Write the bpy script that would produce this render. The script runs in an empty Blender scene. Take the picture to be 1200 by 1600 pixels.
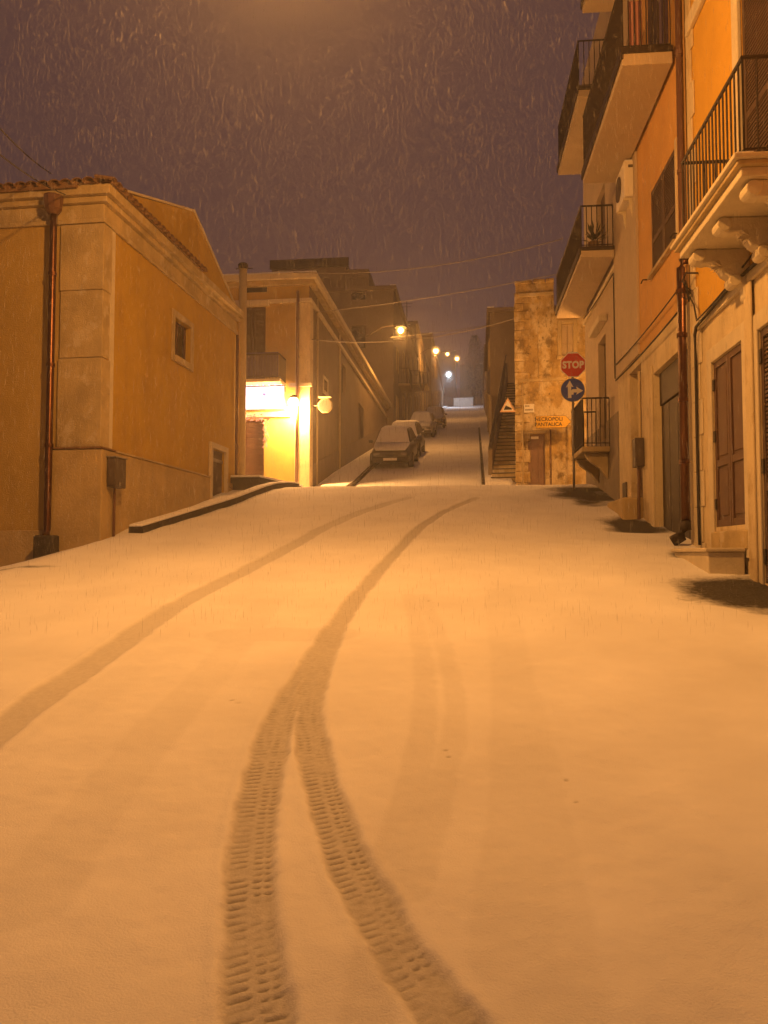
import bpy, bmesh, math, random
import numpy as np
from mathutils import Vector, Matrix
R = math.radians
rnd = random.Random(7)
scene = bpy.context.scene
COL = scene.collection

# ------------------------------------------------------------------ camera
YAW, PITCH, FPX, EYE = R(6.5), R(2.93), 1270.0, 1.55
cam_d = bpy.data.cameras.new('camera'); cam = bpy.data.objects.new('camera', cam_d); COL.objects.link(cam)
cam.location = (0, 0, EYE); cam.rotation_euler = (R(90) + PITCH, 0, YAW)
cam_d.sensor_fit = 'VERTICAL'; cam_d.sensor_height = 36; cam_d.lens = 36 * FPX / 1600
cam_d.clip_start = .05; cam_d.clip_end = 2000
scene.camera = cam

# ------------------------------------------------------------------ night sky
world = bpy.data.worlds.new('World'); scene.world = world; world.use_nodes = True
wn, wl = world.node_tree.nodes, world.node_tree.links
wn.clear()
w_out = wn.new('ShaderNodeOutputWorld'); w_add = wn.new('ShaderNodeAddShader')
w_sky = wn.new('ShaderNodeTexSky'); w_sky.sky_type = 'NISHITA'; w_sky.sun_disc = False
w_sky.sun_elevation = R(-4); w_sky.sun_rotation = R(200)
w_b1 = wn.new('ShaderNodeBackground'); w_b1.inputs['Strength'].default_value = .05
w_b2 = wn.new('ShaderNodeBackground')           # low snow cloud lit by the town
w_b2.inputs['Color'].default_value = (.094, .046, .044, 1); w_b2.inputs['Strength'].default_value = 0.78
wl.new(w_sky.outputs[0], w_b1.inputs[0]); wl.new(w_b1.outputs[0], w_add.inputs[0])
wl.new(w_b2.outputs[0], w_add.inputs[1]); wl.new(w_add.outputs[0], w_out.inputs['Surface'])

vs = scene.view_settings
vs.view_transform = 'Standard'; vs.look = 'None'; vs.exposure = 0; vs.gamma = 1; vs.use_curve_mapping = False
scene.cycles.use_denoising = True
scene.cycles.max_bounces = 8; scene.cycles.volume_bounces = 1
SODIUM = (1.0, .418, .088)
LAMP_MAIN, LAMP_CORNER, LAMP_FAR = 2650, 1600, 800

# ------------------------------------------------------------------ photo pixel -> place
def rot2(x, y, a):
    c, s = math.cos(a), math.sin(a)
    return c * x - s * y, s * x + c * y
def ray(px, py, phi=0.0):
    u, v = (px - 600) / FPX, (800 - py) / FPX
    fw = math.cos(PITCH) - v * math.sin(PITCH); dz = math.sin(PITCH) + v * math.cos(PITCH)
    x, y = rot2(u, fw, YAW)
    x, y = rot2(x, y, -phi)
    return Vector((x, y, dz))
def on(px, py, axis, val, phi=0.0):
    """where the pixel's ray meets the plane axis=val of the row frame turned by phi"""
    d = ray(px, py, phi); i = 'xyz'.index(axis); o = Vector((0, 0, EYE))
    return o + d * ((val - o[i]) / d[i])

# ground profile along the street
_gy = np.array([-60, -20, 0, 2.5, 5, 9, 13.4, 18, 20.3, 21.5, 25.0, 26.5, 30, 126, 134, 400.])
_gz = np.array([-6.6, -2.2, 0, .27, .58, 1.17, 1.85, 2.70, 3.20, 3.37, 3.52, 3.80, 4.62, 24.6, 25.2, 25.2])
_fy = np.arange(-60, 400, .1); _fz = np.interp(_fy, _gy, _gz)
_k = np.exp(-.5 * (np.arange(-12, 13) / 4.) ** 2); _k /= _k.sum()
_fz = np.convolve(np.pad(_fz, 12, mode='edge'), _k, mode='valid')
def gz(y): return float(np.interp(y, _fy, _fz))
def on_ground(px, py):
    d = ray(px, py); o = Vector((0, 0, EYE)); t, prev = .5, None
    for _ in range(6000):
        p = o + d * t
        if p.z <= gz(p.y): break
        t += .02
    return p

# ------------------------------------------------------------------ materials
MATS = {}
def mat(name, col, var=.12, scale=3.0, rough=.85, bump=.15, bscale=60, stain=0.0, stain_col=None, metal=0.0, streak=True, spec=.3, blotch=None):
    if name in MATS: return MATS[name]
    m = bpy.data.materials.new(name); m.use_nodes = True; MATS[name] = m
    N, L = m.node_tree.nodes, m.node_tree.links
    b = N['Principled BSDF']; b.inputs['Roughness'].default_value = rough; b.inputs['Metallic'].default_value = metal
    b.inputs['Specular IOR Level'].default_value = spec
    tc = N.new('ShaderNodeTexCoord')
    n1 = N.new('ShaderNodeTexNoise'); n1.inputs['Scale'].default_value = scale; n1.inputs['Detail'].default_value = 8; n1.inputs['Roughness'].default_value = .65
    L.new(tc.outputs['Object'], n1.inputs['Vector'])
    r = N.new('ShaderNodeValToRGB'); r.color_ramp.elements[0].position = .3; r.color_ramp.elements[1].position = .72
    r.color_ramp.elements[0].color = tuple(c * (1 - var) for c in col) + (1,)
    r.color_ramp.elements[1].color = tuple(min(1, c * (1 + var * .6)) for c in col) + (1,)
    L.new(n1.outputs[0], r.inputs[0]); out = r.outputs[0]
    def overlay(out, vec_scale, nscale, lo, hi, colr, amt):
        mp = N.new('ShaderNodeMapping'); mp.inputs['Scale'].default_value = vec_scale
        L.new(tc.outputs['Object'], mp.inputs['Vector'])
        n2 = N.new('ShaderNodeTexNoise'); n2.inputs['Scale'].default_value = nscale; n2.inputs['Detail'].default_value = 7; n2.inputs['Roughness'].default_value = .68
        L.new(mp.outputs[0], n2.inputs['Vector'])
        mr = N.new('ShaderNodeMapRange'); mr.inputs[1].default_value = lo; mr.inputs[2].default_value = hi; mr.inputs[4].default_value = amt
        L.new(n2.outputs[0], mr.inputs[0])
        mx = N.new('ShaderNodeMix'); mx.data_type = 'RGBA'
        L.new(mr.outputs[0], mx.inputs[0]); L.new(out, mx.inputs[6]); mx.inputs[7].default_value = tuple(colr) + (1,)
        return mx.outputs[2]
    if stain:
        sc = stain_col or tuple(c * .45 for c in col)
        out = overlay(out, (1, 1, .3) if streak else (1, 1, 1), 2.3, .5, .72, sc, stain)
    if blotch:
        for (bc, bs, lo, hi, amt) in blotch: out = overlay(out, (1, 1, .8), bs, lo, hi, bc, amt)
    L.new(out, b.inputs['Base Color'])
    if bump:
        n3 = N.new('ShaderNodeTexNoise'); n3.inputs['Scale'].default_value = bscale; n3.inputs['Detail'].default_value = 5
        L.new(tc.outputs['Object'], n3.inputs['Vector'])
        bp = N.new('ShaderNodeBump'); bp.inputs['Strength'].default_value = bump; bp.inputs['Distance'].default_value = .02
        L.new(n3.outputs[0], bp.inputs['Height']); L.new(bp.outputs[0], b.inputs['Normal'])
    return m
def emit(name, col, strength, base=None):
    if name in MATS: return MATS[name]
    m = bpy.data.materials.new(name); m.use_nodes = True; MATS[name] = m
    b = m.node_tree.nodes['Principled BSDF']
    b.inputs['Base Color'].default_value = (*(base or col), 1); b.inputs['Emission Color'].default_value = (*col, 1)
    b.inputs['Emission Strength'].default_value = strength
    return m

M = dict(
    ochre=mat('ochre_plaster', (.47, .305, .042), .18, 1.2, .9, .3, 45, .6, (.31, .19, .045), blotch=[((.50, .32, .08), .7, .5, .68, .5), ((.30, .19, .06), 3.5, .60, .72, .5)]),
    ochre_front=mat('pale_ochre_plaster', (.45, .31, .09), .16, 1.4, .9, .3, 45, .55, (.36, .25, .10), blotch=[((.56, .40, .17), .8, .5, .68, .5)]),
    stone=mat('limestone', (.47, .37, .20), .25, 1.6, .88, .4, 40, .6, (.26, .21, .12), streak=True, blotch=[((.25, .195, .11), 1.1, .46, .66, .5), ((.60, .54, .42), 2.6, .55, .62, .5)]),
    stone_clean=mat('pale_limestone', (.60, .53, .39), .14, 3, .85, .3, 40, .25, (.36, .30, .2)),
    plinth=mat('worn_plinth_render', (.45, .34, .17), .2, 1.7, .92, .4, 30, .5, (.27, .22, .13)),
    yellow=mat('yellow_plaster', (.62, .36, .05), .1, 1.6, .9, .25, 45, .3, (.45, .26, .05)),
    cream=mat('cream_plaster', (.62, .52, .34), .16, 1.8, .88, .35, 40, .6, (.34, .24, .11), blotch=[((.36, .25, .11), 2.8, .56, .68, .6)]),
    orange=mat('orange_plaster', (.55, .315, .105), .12, 1.4, .9, .25, 45, .3, (.42, .18, .07)),
    white_wall=mat('off_white_plaster', (.48, .39, .28), .1, 1.4, .9, .2, 45, .35, (.36, .28, .19)),
    grey_dado=mat('grey_dado_paint', (.24, .20, .16), .15, 1.6, .9, .25, 40, .4),
    ruin=mat('peeling_ruin_plaster', (.46, .33, .14), .35, 2.4, .95, .7, 18, .6, (.20, .13, .05), streak=True,
             blotch=[((.62, .53, .36), 1.4, .47, .57, .8), ((.15, .10, .04), 2.4, .52, .64, .85), ((.10, .065, .025), 8, .57, .66, .8)]),
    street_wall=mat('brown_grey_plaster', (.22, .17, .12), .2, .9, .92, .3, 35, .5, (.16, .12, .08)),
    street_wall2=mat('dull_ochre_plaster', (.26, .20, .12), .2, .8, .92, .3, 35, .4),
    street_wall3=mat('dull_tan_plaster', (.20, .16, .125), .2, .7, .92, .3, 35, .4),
    brown_wood=mat('brown_painted_wood', (.105, .055, .038), .2, 5, .6, .2, 60, .3),
    dark_wood=mat('dark_shutter_wood', (.085, .055, .042), .2, 5, .6, .2, 60),
    garage=mat('dark_brown_garage_steel', (.036, .025, .022), .15, 3, .55, .1, 40, .2),
    iron=mat('dark_wrought_iron', (.045, .034, .03), .2, 10, .55, .1, 80, metal=.3),
    copper=mat('weathered_copper_pipe', (.13, .055, .03), .35, 5, .30, .08, 60, .3, (.10, .045, .03), metal=.75, spec=.5),
    pipe=mat('brown_painted_pipe', (.13, .065, .04), .15, 6, .4, .05, 60, spec=.5),
    pvc=mat('cream_painted_pipe', (.50, .40, .22), .1, 6, .5, .05, 60),
    grey_metal=mat('galvanised_steel', (.27, .25, .23), .12, 12, .45, .05, 80, metal=.5),
    box_grey=mat('grey_plastic_box', (.085, .066, .055), .1, 5, .6, .05, 40),
    rust_door=mat('dull_mauve_steel_door', (.26, .17, .14), .15, 2, .7, .1, 40, .3),
    ac=mat('off_white_enamel', (.74, .68, .58), .06, 4, .5, .03, 40, .15),
    tile=mat('old_clay_tile', (.22, .13, .07), .35, 6, .95, .4, 40, .3),
    kerb=mat('dark_lava_kerb', (.055, .047, .04), .3, 8, .85, .5, 40),
    cable=mat('black_cable', (.03, .026, .024), .1, 10, .6, 0),
    wirepale=mat('frosted_cable', (.34, .31, .28), .2, 10, .7, 0),
    red=mat('sign_red', (.55, .03, .02), .05, 10, .45, 0, spec=.4),
    blue=mat('sign_blue', (.02, .06, .42), .05, 10, .45, 0, spec=.4),
    white=mat('sign_white', (.78, .76, .72), .05, 10, .5, 0),
    sign_yellow=mat('sign_yellow', (.60, .37, .035), .08, 10, .5, 0),
    black=mat('black_paint', (.02, .018, .018), .05, 10, .5, 0),
    glass=mat('dark_window_glass', (.018, .016, .018), .1, 5, .08, 0, spec=.6),
    dark=mat('dark_interior', (.02, .016, .013), .1, 5, .9, 0),
    snow=mat('settled_snow', (.80, .80, .82), .04, 4, .9, .3, 60, spec=.15),
    rubber=mat('tyre_rubber', (.025, .025, .025), .1, 10, .85, .1, 60),
    car_dark=mat('dark_grey_car_paint', (.035, .033, .036), .08, 5, .3, 0, spec=.5),
    car_silver=mat('pale_car_paint', (.5, .48, .44), .05, 5, .3, 0, spec=.5),
    car_red=mat('dark_red_car_paint', (.10, .02, .018), .05, 5, .3, 0, spec=.5),
    cloth_pink=mat('faded_pink_cloth', (.45, .22, .20), .1, 8, .9, .1, 30),
    cloth_blue=mat('violet_blue_cloth', (.10, .08, .17), .1, 8, .9, .1, 30),
    leaf=mat('dark_evergreen_leaf', (.05, .055, .03), .3, 8, .8, 0),
    bark=mat('grey_bark', (.10, .08, .06), .3, 9, .9, .4, 30),
    tinsel=mat('mauve_tinsel', (.30, .17, .24), .3, 20, .5, .2, 60),
    roof=mat('grey_roof', (.20, .17, .14), .2, 3, .9, .3, 20),
)

# ------------------------------------------------------------------ mesh helpers
class MB:
    def __init__(s): s.v, s.f = [], []
    def add(s, vs_, fs_):
        o = len(s.v); s.v += [tuple(p) for p in vs_]; s.f += [tuple(i + o for i in f) for f in fs_]; return s
    def box(s, x0, x1, y0, y1, z0, z1):
        return s.add([(x0,y0,z0),(x1,y0,z0),(x1,y1,z0),(x0,y1,z0),(x0,y0,z1),(x1,y0,z1),(x1,y1,z1),(x0,y1,z1)],
                     [(0,3,2,1),(4,5,6,7),(0,1,5,4),(1,2,6,5),(2,3,7,6),(3,0,4,7)])
    def hexa(s, low, high):      # two quads, same winding (ccw from above for low/high)
        return s.add(list(low) + list(high), [(0,3,2,1),(4,5,6,7),(0,1,5,4),(1,2,6,5),(2,3,7,6),(3,0,4,7)])
    def prism(s, poly, d):       # planar polygon extruded by vector d
        n = len(poly); d = Vector(d)
        a = [Vector(p) for p in poly]; b = [p + d for p in a]
        nrm = Vector((0, 0, 0))
        for i in range(n): nrm += a[i].cross(a[(i + 1) % n])
        flip = nrm.dot(d) > 0
        fs = [tuple(range(n)), tuple(range(2 * n - 1, n - 1, -1))] if not flip else [tuple(range(n - 1, -1, -1)), tuple(range(n, 2 * n))]
        for i in range(n):
            j = (i + 1) % n
            fs.append((i, j, n + j, n + i) if flip else (j, i, n + i, n + j))
        return s.add(a + b, fs)
    def tube(s, pts, r, n=8, cap=True):
        pts = [Vector(p) for p in pts]; rr = r if isinstance(r, (list, tuple)) else [r] * len(pts)
        vs_, fs_ = [], []
        up = Vector((0, 0, 1))
        for i, p in enumerate(pts):
            t = (pts[min(i + 1, len(pts) - 1)] - pts[max(i - 1, 0)]).normalized()
            a = t.cross(up if abs(t.z) < .95 else Vector((1, 0, 0))).normalized(); b = t.cross(a).normalized()
            for k in range(n):
                an = 2 * math.pi * k / n
                vs_.append(p + (a * math.cos(an) + b * math.sin(an)) * rr[i])
        for i in range(len(pts) - 1):
            for k in range(n):
                k2 = (k + 1) % n
                fs_.append((i*n+k, i*n+k2, (i+1)*n+k2, (i+1)*n+k))
        if cap:
            fs_.append(tuple(range(n - 1, -1, -1))); e = (len(pts) - 1) * n; fs_.append(tuple(range(e, e + n)))
        return s.add(vs_, fs_)
    def wall(s, axis, c, inward, u0, u1, z0, z1, holes=(), depth=.3):
        """wall face on plane axis=c with real openings; holes (u0,u1,z0,z1) get reveals of `depth` along `inward`"""
        us = sorted(set([u0, u1] + [h[0] for h in holes] + [h[1] for h in holes])); us = [u for u in us if u0 <= u <= u1]
        zs = sorted(set([z0, z1] + [h[2] for h in holes] + [h[3] for h in holes])); zs = [z for z in zs if z0 <= z <= z1]
        P = (lambda u, z, k=0: (c + k * inward, u, z)) if axis == 'x' else (lambda u, z, k=0: (u, c + k * inward, z))
        fl = (axis == 'x') == (inward < 0)
        def q(a):
            s.add(a if fl else a[::-1], [(0, 1, 2, 3)])
        for i in range(len(us) - 1):
            for j in range(len(zs) - 1):
                um, zm = (us[i] + us[i+1]) / 2, (zs[j] + zs[j+1]) / 2
                if any(h[0] < um < h[1] and h[2] < zm < h[3] for h in holes): continue
                q([P(us[i], zs[j]), P(us[i+1], zs[j]), P(us[i+1], zs[j+1]), P(us[i], zs[j+1])])
        for (a, b, lo, hi) in holes:
            q([P(a, lo, 0), P(a, lo, depth), P(a, hi, depth), P(a, hi, 0)][::-1])
            q([P(b, lo, 0), P(b, lo, depth), P(b, hi, depth), P(b, hi, 0)])
            q([P(a, lo, 0), P(b, lo, 0), P(b, lo, depth), P(a, lo, depth)][::-1])
            q([P(a, hi, 0), P(b, hi, 0), P(b, hi, depth), P(a, hi, depth)])
        return s

class Frame:
    """a row of things turned by phi about the camera's foot"""
    def __init__(s, phi): s.phi = phi
    def w(s, p):
        x, y = rot2(p[0], p[1], s.phi); return Vector((x, y, p[2]))
FS, FL, FR, FO = Frame(0), Frame(R(-1.35)), Frame(R(1.1)), Frame(R(-5.9))

def tag(o, label=None, cat=None, group=None, kind=None):
    if label: o['label'] = label
    if cat: o['category'] = cat
    if group: o['group'] = group
    if kind: o['kind'] = kind
    return o
class Thing:
    def __init__(s, name, label, cat, base, frame=FS, group=None):
        s.o = bpy.data.objects.new(name, None); COL.objects.link(s.o); s.frame, s.base = frame, Vector(base)
        s.o.location = frame.w(base); s.o.rotation_euler = (0, 0, frame.phi); s.o.empty_display_size = .2
        tag(s.o, label, cat, group)
    def part(s, name, mb, m, parent=None, bevel=0, smooth=False, label=None, kind=None):
        o = mesh_obj(name, mb, m, s.base, bevel, smooth)
        o.parent = parent or s.o
        if label: o['label'] = label
        if kind: o['kind'] = kind
        return o
def mesh_obj(name, mb, m, base=(0, 0, 0), bevel=0, smooth=False):
    b = Vector(base)
    me = bpy.data.meshes.new(name); me.from_pydata([tuple(Vector(p) - b) for p in mb.v], [], mb.f); me.materials.append(m)
    if smooth: me.polygons.foreach_set('use_smooth', [True] * len(me.polygons))
    me.update()
    o = bpy.data.objects.new(name, me); COL.objects.link(o)
    if bevel:
        md = o.modifiers.new('bevel', 'BEVEL'); md.width = bevel; md.segments = 2; md.limit_method = 'ANGLE'
    return o
def solo(name, mb, m, label, cat, base, frame=FS, group=None, bevel=0, smooth=False):
    """a thing that is one mesh"""
    o = mesh_obj(name, mb, m, base, bevel, smooth); o.location = frame.w(base); o.rotation_euler = (0, 0, frame.phi)
    return tag(o, label, cat, group)
def text_part(thing, txt, size, m, loc, rot, name='lettering', parent=None, space=1.0, sx=1.0, bold=0.0):
    cu = bpy.data.curves.new('t', 'FONT'); cu.body = txt; cu.size = size; cu.align_x = 'CENTER'; cu.align_y = 'CENTER'
    cu.extrude = .001; cu.space_character = space; cu.offset = bold
    to = bpy.data.objects.new('t', cu); me = bpy.data.meshes.new_from_object(to); bpy.data.objects.remove(to)
    me.materials.clear(); me.materials.append(m)
    o = bpy.data.objects.new(name, me); COL.objects.link(o); o.parent = parent or thing.o
    o.location = Vector(loc) - thing.base; o.rotation_euler = rot; o.scale = (sx, 1, 1)
    return o
def sag(a, b, drop, n=14):
    a, b = Vector(a), Vector(b)
    return [a.lerp(b, i / n) - Vector((0, 0, drop * 4 * (i / n) * (1 - i / n))) for i in range(n + 1)]

# ------------------------------------------------------------------ the snowed street (one sheet to the horizon)
def fbm(X, Y, scale, seed, octs=3):
    rs = np.random.RandomState(seed); out = np.zeros_like(X); amp, tot = 1., 0.
    for o in range(octs):
        g = rs.rand(64, 64); x = X * scale * 2 ** o; y = Y * scale * 2 ** o
        xi = np.floor(x).astype(int); yi = np.floor(y).astype(int); fx, fy = x - xi, y - yi
        fx = fx * fx * (3 - 2 * fx); fy = fy * fy * (3 - 2 * fy); a, b, c, d = xi % 64, (xi + 1) % 64, yi % 64, (yi + 1) % 64
        out += amp * ((g[a, c] * (1 - fx) + g[b, c] * fx) * (1 - fy) + (g[a, d] * (1 - fx) + g[b, d] * fx) * fy); tot += amp; amp *= .5
    return out / tot
def axis(*segs):
    out = []
    for a, b, st in segs: out += list(np.arange(a, b, st))
    return np.array(sorted(set(np.round(out + [segs[-1][1]], 5))))
gx = axis((-120, -30, 12), (-30, -9, 1.5), (-9, -3.2, .07), (-3.2, -1.5, .022), (-1.5, 1.0, .0105), (1.0, 5.0, .05), (5, 30, 1.5), (30, 120, 12))
gy = axis((-50, -4, 4), (-4, 1.4, .04), (1.4, 4.4, .010), (4.4, 8, .022), (8, 14, .05), (14, 27, .1), (27, 60, .5), (60, 130, 2), (130, 380, 20))
GX, GY = np.meshgrid(gx, gy)
GZ = np.interp(GY, _fy, _fz)
near = np.clip((34 - np.abs(GY)) / 8, 0, 1)
GZ = GZ + near * ((fbm(GX, GY, .5, 1) - .5) * .07 + (fbm(GX, GY, 2.3, 2) - .5) * .022 + (fbm(GX, GY, 11, 9) - .5) * .007)
_t = np.clip((GY - 7.5) / 5, 0, 1); GZ = GZ - .25 * np.clip(-6.1 - GX, 0, 4) * _t * _t * (3 - 2 * _t) * np.clip((15 - GY) / 1.5, 0, 1)
TR = np.zeros_like(GX); TD = np.zeros_like(GX); COV = np.ones_like(GX); OLD = np.zeros_like(GX)
def spline(pts, n=24):
    P = [pts[0]] + list(pts) + [pts[-1]]; out = []
    for i in range(1, len(P) - 2):
        p0, p1, p2, p3 = (np.array(q) for q in P[i-1:i+3])
        for t in np.linspace(0, 1, n, endpoint=False):
            out.append(.5 * (2*p1 + (p2-p0)*t + (2*p0-5*p1+4*p2-p3)*t*t + (3*p1-p0-3*p2+p3)*t**3))
    out.append(np.array(P[-1])); return np.array(out)
def track(pix, w, strength, tread, target, extend=None):
    pts = [(p.x, p.y) for p in (on_ground(*q) for q in pix)]
    if strength > .6:
        d0 = np.array(pts[0]) - np.array(pts[1]); d0 /= np.hypot(*d0); pts = [tuple(np.array(pts[0]) + d0 * 5.5), tuple(np.array(pts[0]) + d0 * 2)] + pts
    C = spline(pts, 10); seg = np.diff(C, axis=0); ln = np.hypot(*seg.T); s0 = np.concatenate([[0], np.cumsum(ln)])
    m = (GX > C[:,0].min()-.5) & (GX < C[:,0].max()+.5) & (GY > C[:,1].min()-.5) & (GY < C[:,1].max()+.5)
    idx = np.nonzero(m); x, y = GX[idx], GY[idx]
    best = np.full(x.shape, 1e9); bl = np.zeros_like(x); bs = np.zeros_like(x)
    for i in range(len(seg)):
        if ln[i] < 1e-6: continue
        dx, dy = x - C[i,0], y - C[i,1]; t = np.clip((dx*seg[i,0] + dy*seg[i,1]) / ln[i]**2, 0, 1)
        ex, ey = dx - t*seg[i,0], dy - t*seg[i,1]; d = np.hypot(ex, ey); u = d < best
        best[u] = d[u]; bs[u] = (s0[i] + t*ln[i])[u]; bl[u] = (np.sign(seg[i,0]*dy - seg[i,1]*dx) * d)[u]
    edge = .04 + .03 * np.clip((y - 4) / 6, 0, 1)
    wob = (fbm(x, y, 6, 5) - .5) * .035 + (fbm(x, y, 25, 6) - .5) * .02
    k = np.clip((w/2 + edge/2 + wob - best) / edge, 0, 1); k = k*k*(3-2*k)
    fade = np.clip((23.5 - y) / 6, 0, 1)
    target[idx] = np.maximum(target[idx], strength * k * fade)
    if strength > .6: GZ[idx] += np.clip(1 - np.abs(best - w/2 - .03) / .035, 0, 1) * .009 * fbm(x, y, 5, 51) * np.clip((9 - y) / 3, 0, 1)
    if tread:
        h = w / 2; col = np.where(bl > .012, 1., np.where(bl < -.012, -1., 0.))
        ph = bs / .046 + np.abs(bl) / h * .35 * np.where(bl > 0, 1, -.6) + np.where(bl > 0, .37, 0) + (fbm(x, y, 2.2, 13) - .5) * .8
        fr = ph - np.floor(ph)
        lug = np.clip(1 - np.abs(fr - .5) / .20, 0, 1) ** .6
        band = np.clip((h * .93 - np.abs(bl)) / .012, 0, 1) * (col != 0) * ((bl > 0) | (np.abs(np.abs(bl) - h * .52) > .006))
        rs = fbm(x, y, 9, 21); patch = (.45 + .55 * np.clip((fbm(x, y, 2.6, 22) - .32) / .2, 0, 1)) * np.clip((rs - .22) / .3, 0, 1)
        vis = np.clip((6.2 - y) / 2.4, 0, 1)
        TD[idx] = np.maximum(TD[idx], lug * band * patch * vis * k)
track([(-120,1240),(0,1140),(100,1066),(200,997),(300,932),(400,880),(500,828),(570,796),(640,776)], .27, .75, False, TR)
track([(398,1655),(402,1600),(394,1500),(390,1400),(396,1300),(413,1200),(441,1115),(478,1050),(520,985),(560,930),(604,876),(652,828),(695,798),(745,778)], .185, 1, True, TR, None)
track([(735,1650),(700,1600),(640,1515),(592,1435),(545,1345),(511,1250),(491,1170),(484,1110),(500,1040),(530,972)], .172, 1, True, TR)
for pix, w, st in (([(575,1600),(605,1380),(640,1240),(662,1120),(660,1020),(640,930)], .16, .35), ([(640,1400),(690,1220),(712,1100),(690,1000),(660,930)], .14, .3),
                   ([(800,1500),(812,1250),(800,1050),(780,920)], .3, .22), ([(40,1420),(200,1200),(330,1050),(420,940)], .3, .22), ([(360,990),(520,990)], .45, .3),
                   ([(880,1600),(850,1300),(815,1080)], .25, .18)):
    track(pix, w, st, False, OLD)
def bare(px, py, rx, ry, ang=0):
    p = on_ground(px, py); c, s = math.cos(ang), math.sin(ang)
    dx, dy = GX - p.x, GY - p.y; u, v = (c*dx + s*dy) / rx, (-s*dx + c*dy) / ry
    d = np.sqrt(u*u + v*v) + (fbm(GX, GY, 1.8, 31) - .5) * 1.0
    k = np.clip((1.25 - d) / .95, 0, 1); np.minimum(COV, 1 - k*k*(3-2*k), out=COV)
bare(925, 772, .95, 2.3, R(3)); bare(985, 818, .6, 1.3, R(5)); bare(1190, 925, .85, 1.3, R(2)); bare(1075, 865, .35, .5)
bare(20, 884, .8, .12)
for px, py in ((363,1095),(372,1100),(670,938),(697,1166),(701,1176),(900,1247),(884,1214)):
    p = on_ground(px, py); d = np.hypot(GX - p.x, (GY - p.y)); np.maximum(TD, np.clip(1.4 - (d + (fbm(GX, GY, 40, 41) - .5) * .02) / .012, 0, 1) * .6, out=TD)
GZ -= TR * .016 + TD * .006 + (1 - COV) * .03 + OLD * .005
ny, nx = GX.shape
verts = np.stack([GX, GY, GZ], -1).reshape(-1, 3)
ii = np.arange(ny * nx).reshape(ny, nx)
quads = np.stack([ii[:-1,:-1], ii[:-1,1:], ii[1:,1:], ii[1:,:-1]], -1).reshape(-1, 4)
me = bpy.data.meshes.new('road'); me.vertices.add(len(verts)); me.vertices.foreach_set('co', verts.ravel().astype(np.float32))
me.loops.add(quads.size); me.loops.foreach_set('vertex_index', quads.ravel().astype(np.int32))
me.polygons.add(len(quads)); me.polygons.foreach_set('loop_start', np.arange(0, quads.size, 4, dtype=np.int32))
me.polygons.foreach_set('use_smooth', np.ones(len(quads), dtype=bool)); me.update(calc_edges=True)
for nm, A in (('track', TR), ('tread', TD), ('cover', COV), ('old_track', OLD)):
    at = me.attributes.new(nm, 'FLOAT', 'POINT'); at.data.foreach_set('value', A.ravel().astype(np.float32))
def road_mat():
    m = bpy.data.materials.new('snow_over_asphalt'); m.use_nodes = True; N, L = m.node_tree.nodes, m.node_tree.links
    b = N['Principled BSDF']; b.inputs['Specular IOR Level'].default_value = .2
    tc = N.new('ShaderNodeTexCoord')
    def at(n):
        a = N.new('ShaderNodeAttribute'); a.attribute_name = n; return a.outputs['Fac']
    def noise(sc, det=6, rough=.6):
        n = N.new('ShaderNodeTexNoise'); n.inputs['Scale'].default_value = sc; n.inputs['Detail'].default_value = det; n.inputs['Roughness'].default_value = rough
        L.new(tc.outputs['Object'], n.inputs['Vector']); return n.outputs[0]
    def mix(f, a, c):
        x = N.new('ShaderNodeMix'); x.data_type = 'RGBA'; L.new(f, x.inputs[0])
        if isinstance(a, tuple): x.inputs[6].default_value = (*a, 1)
        else: L.new(a, x.inputs[6])
        if isinstance(c, tuple): x.inputs[7].default_value = (*c, 1)
        else: L.new(c, x.inputs[7])
        return x.outputs[2]
    def mth(op, a, c):
        x = N.new('ShaderNodeMath'); x.operation = op; x.use_clamp = op != 'MULTIPLY_ADD'
        for i, q in enumerate((a, c)):
            if isinstance(q, (int, float)): x.inputs[i].default_value = q
            else: L.new(q, x.inputs[i])
        return x.outputs[0]
    def rng(v, a, c, d=0., e=1.):
        x = N.new('ShaderNodeMapRange'); L.new(v, x.inputs[0])
        for i, q in enumerate((a, c, d, e)): x.inputs[i + 1].default_value = q
        return x.outputs[0]
    sn = mix(rng(noise(.9), .3, .7), (.69, .685, .70), (.83, .83, .85))
    sn = mix(rng(noise(220, 2), .35, .75, 0, .16), sn, (.55, .54, .53))
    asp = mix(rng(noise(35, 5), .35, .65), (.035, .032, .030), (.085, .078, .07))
    packed = mix(rng(noise(30, 4), .3, .7), (.38, .365, .35), (.52, .51, .5))
    c = mix(mth('MULTIPLY', at('old_track'), .62), sn, packed)
    c = mix(mth('MULTIPLY', at('track'), .80), c, packed)
    c = mix(mth('MULTIPLY', at('tread'), .9), c, (.16, .145, .13))
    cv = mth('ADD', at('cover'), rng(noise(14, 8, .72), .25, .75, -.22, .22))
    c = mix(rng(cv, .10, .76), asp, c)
    L.new(c, b.inputs['Base Color']); b.inputs['Roughness'].default_value = .88
    bp = N.new('ShaderNodeBump'); bp.inputs['Strength'].default_value = .35; bp.inputs['Distance'].default_value = .012
    L.new(noise(120, 4), bp.inputs['Height']); L.new(bp.outputs[0], b.inputs['Normal'])
    return m
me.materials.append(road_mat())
road = bpy.data.objects.new('road', me); COL.objects.link(road); tag(road, 'snow covered sloping street with curved tyre tracks', kind='structure')

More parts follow.
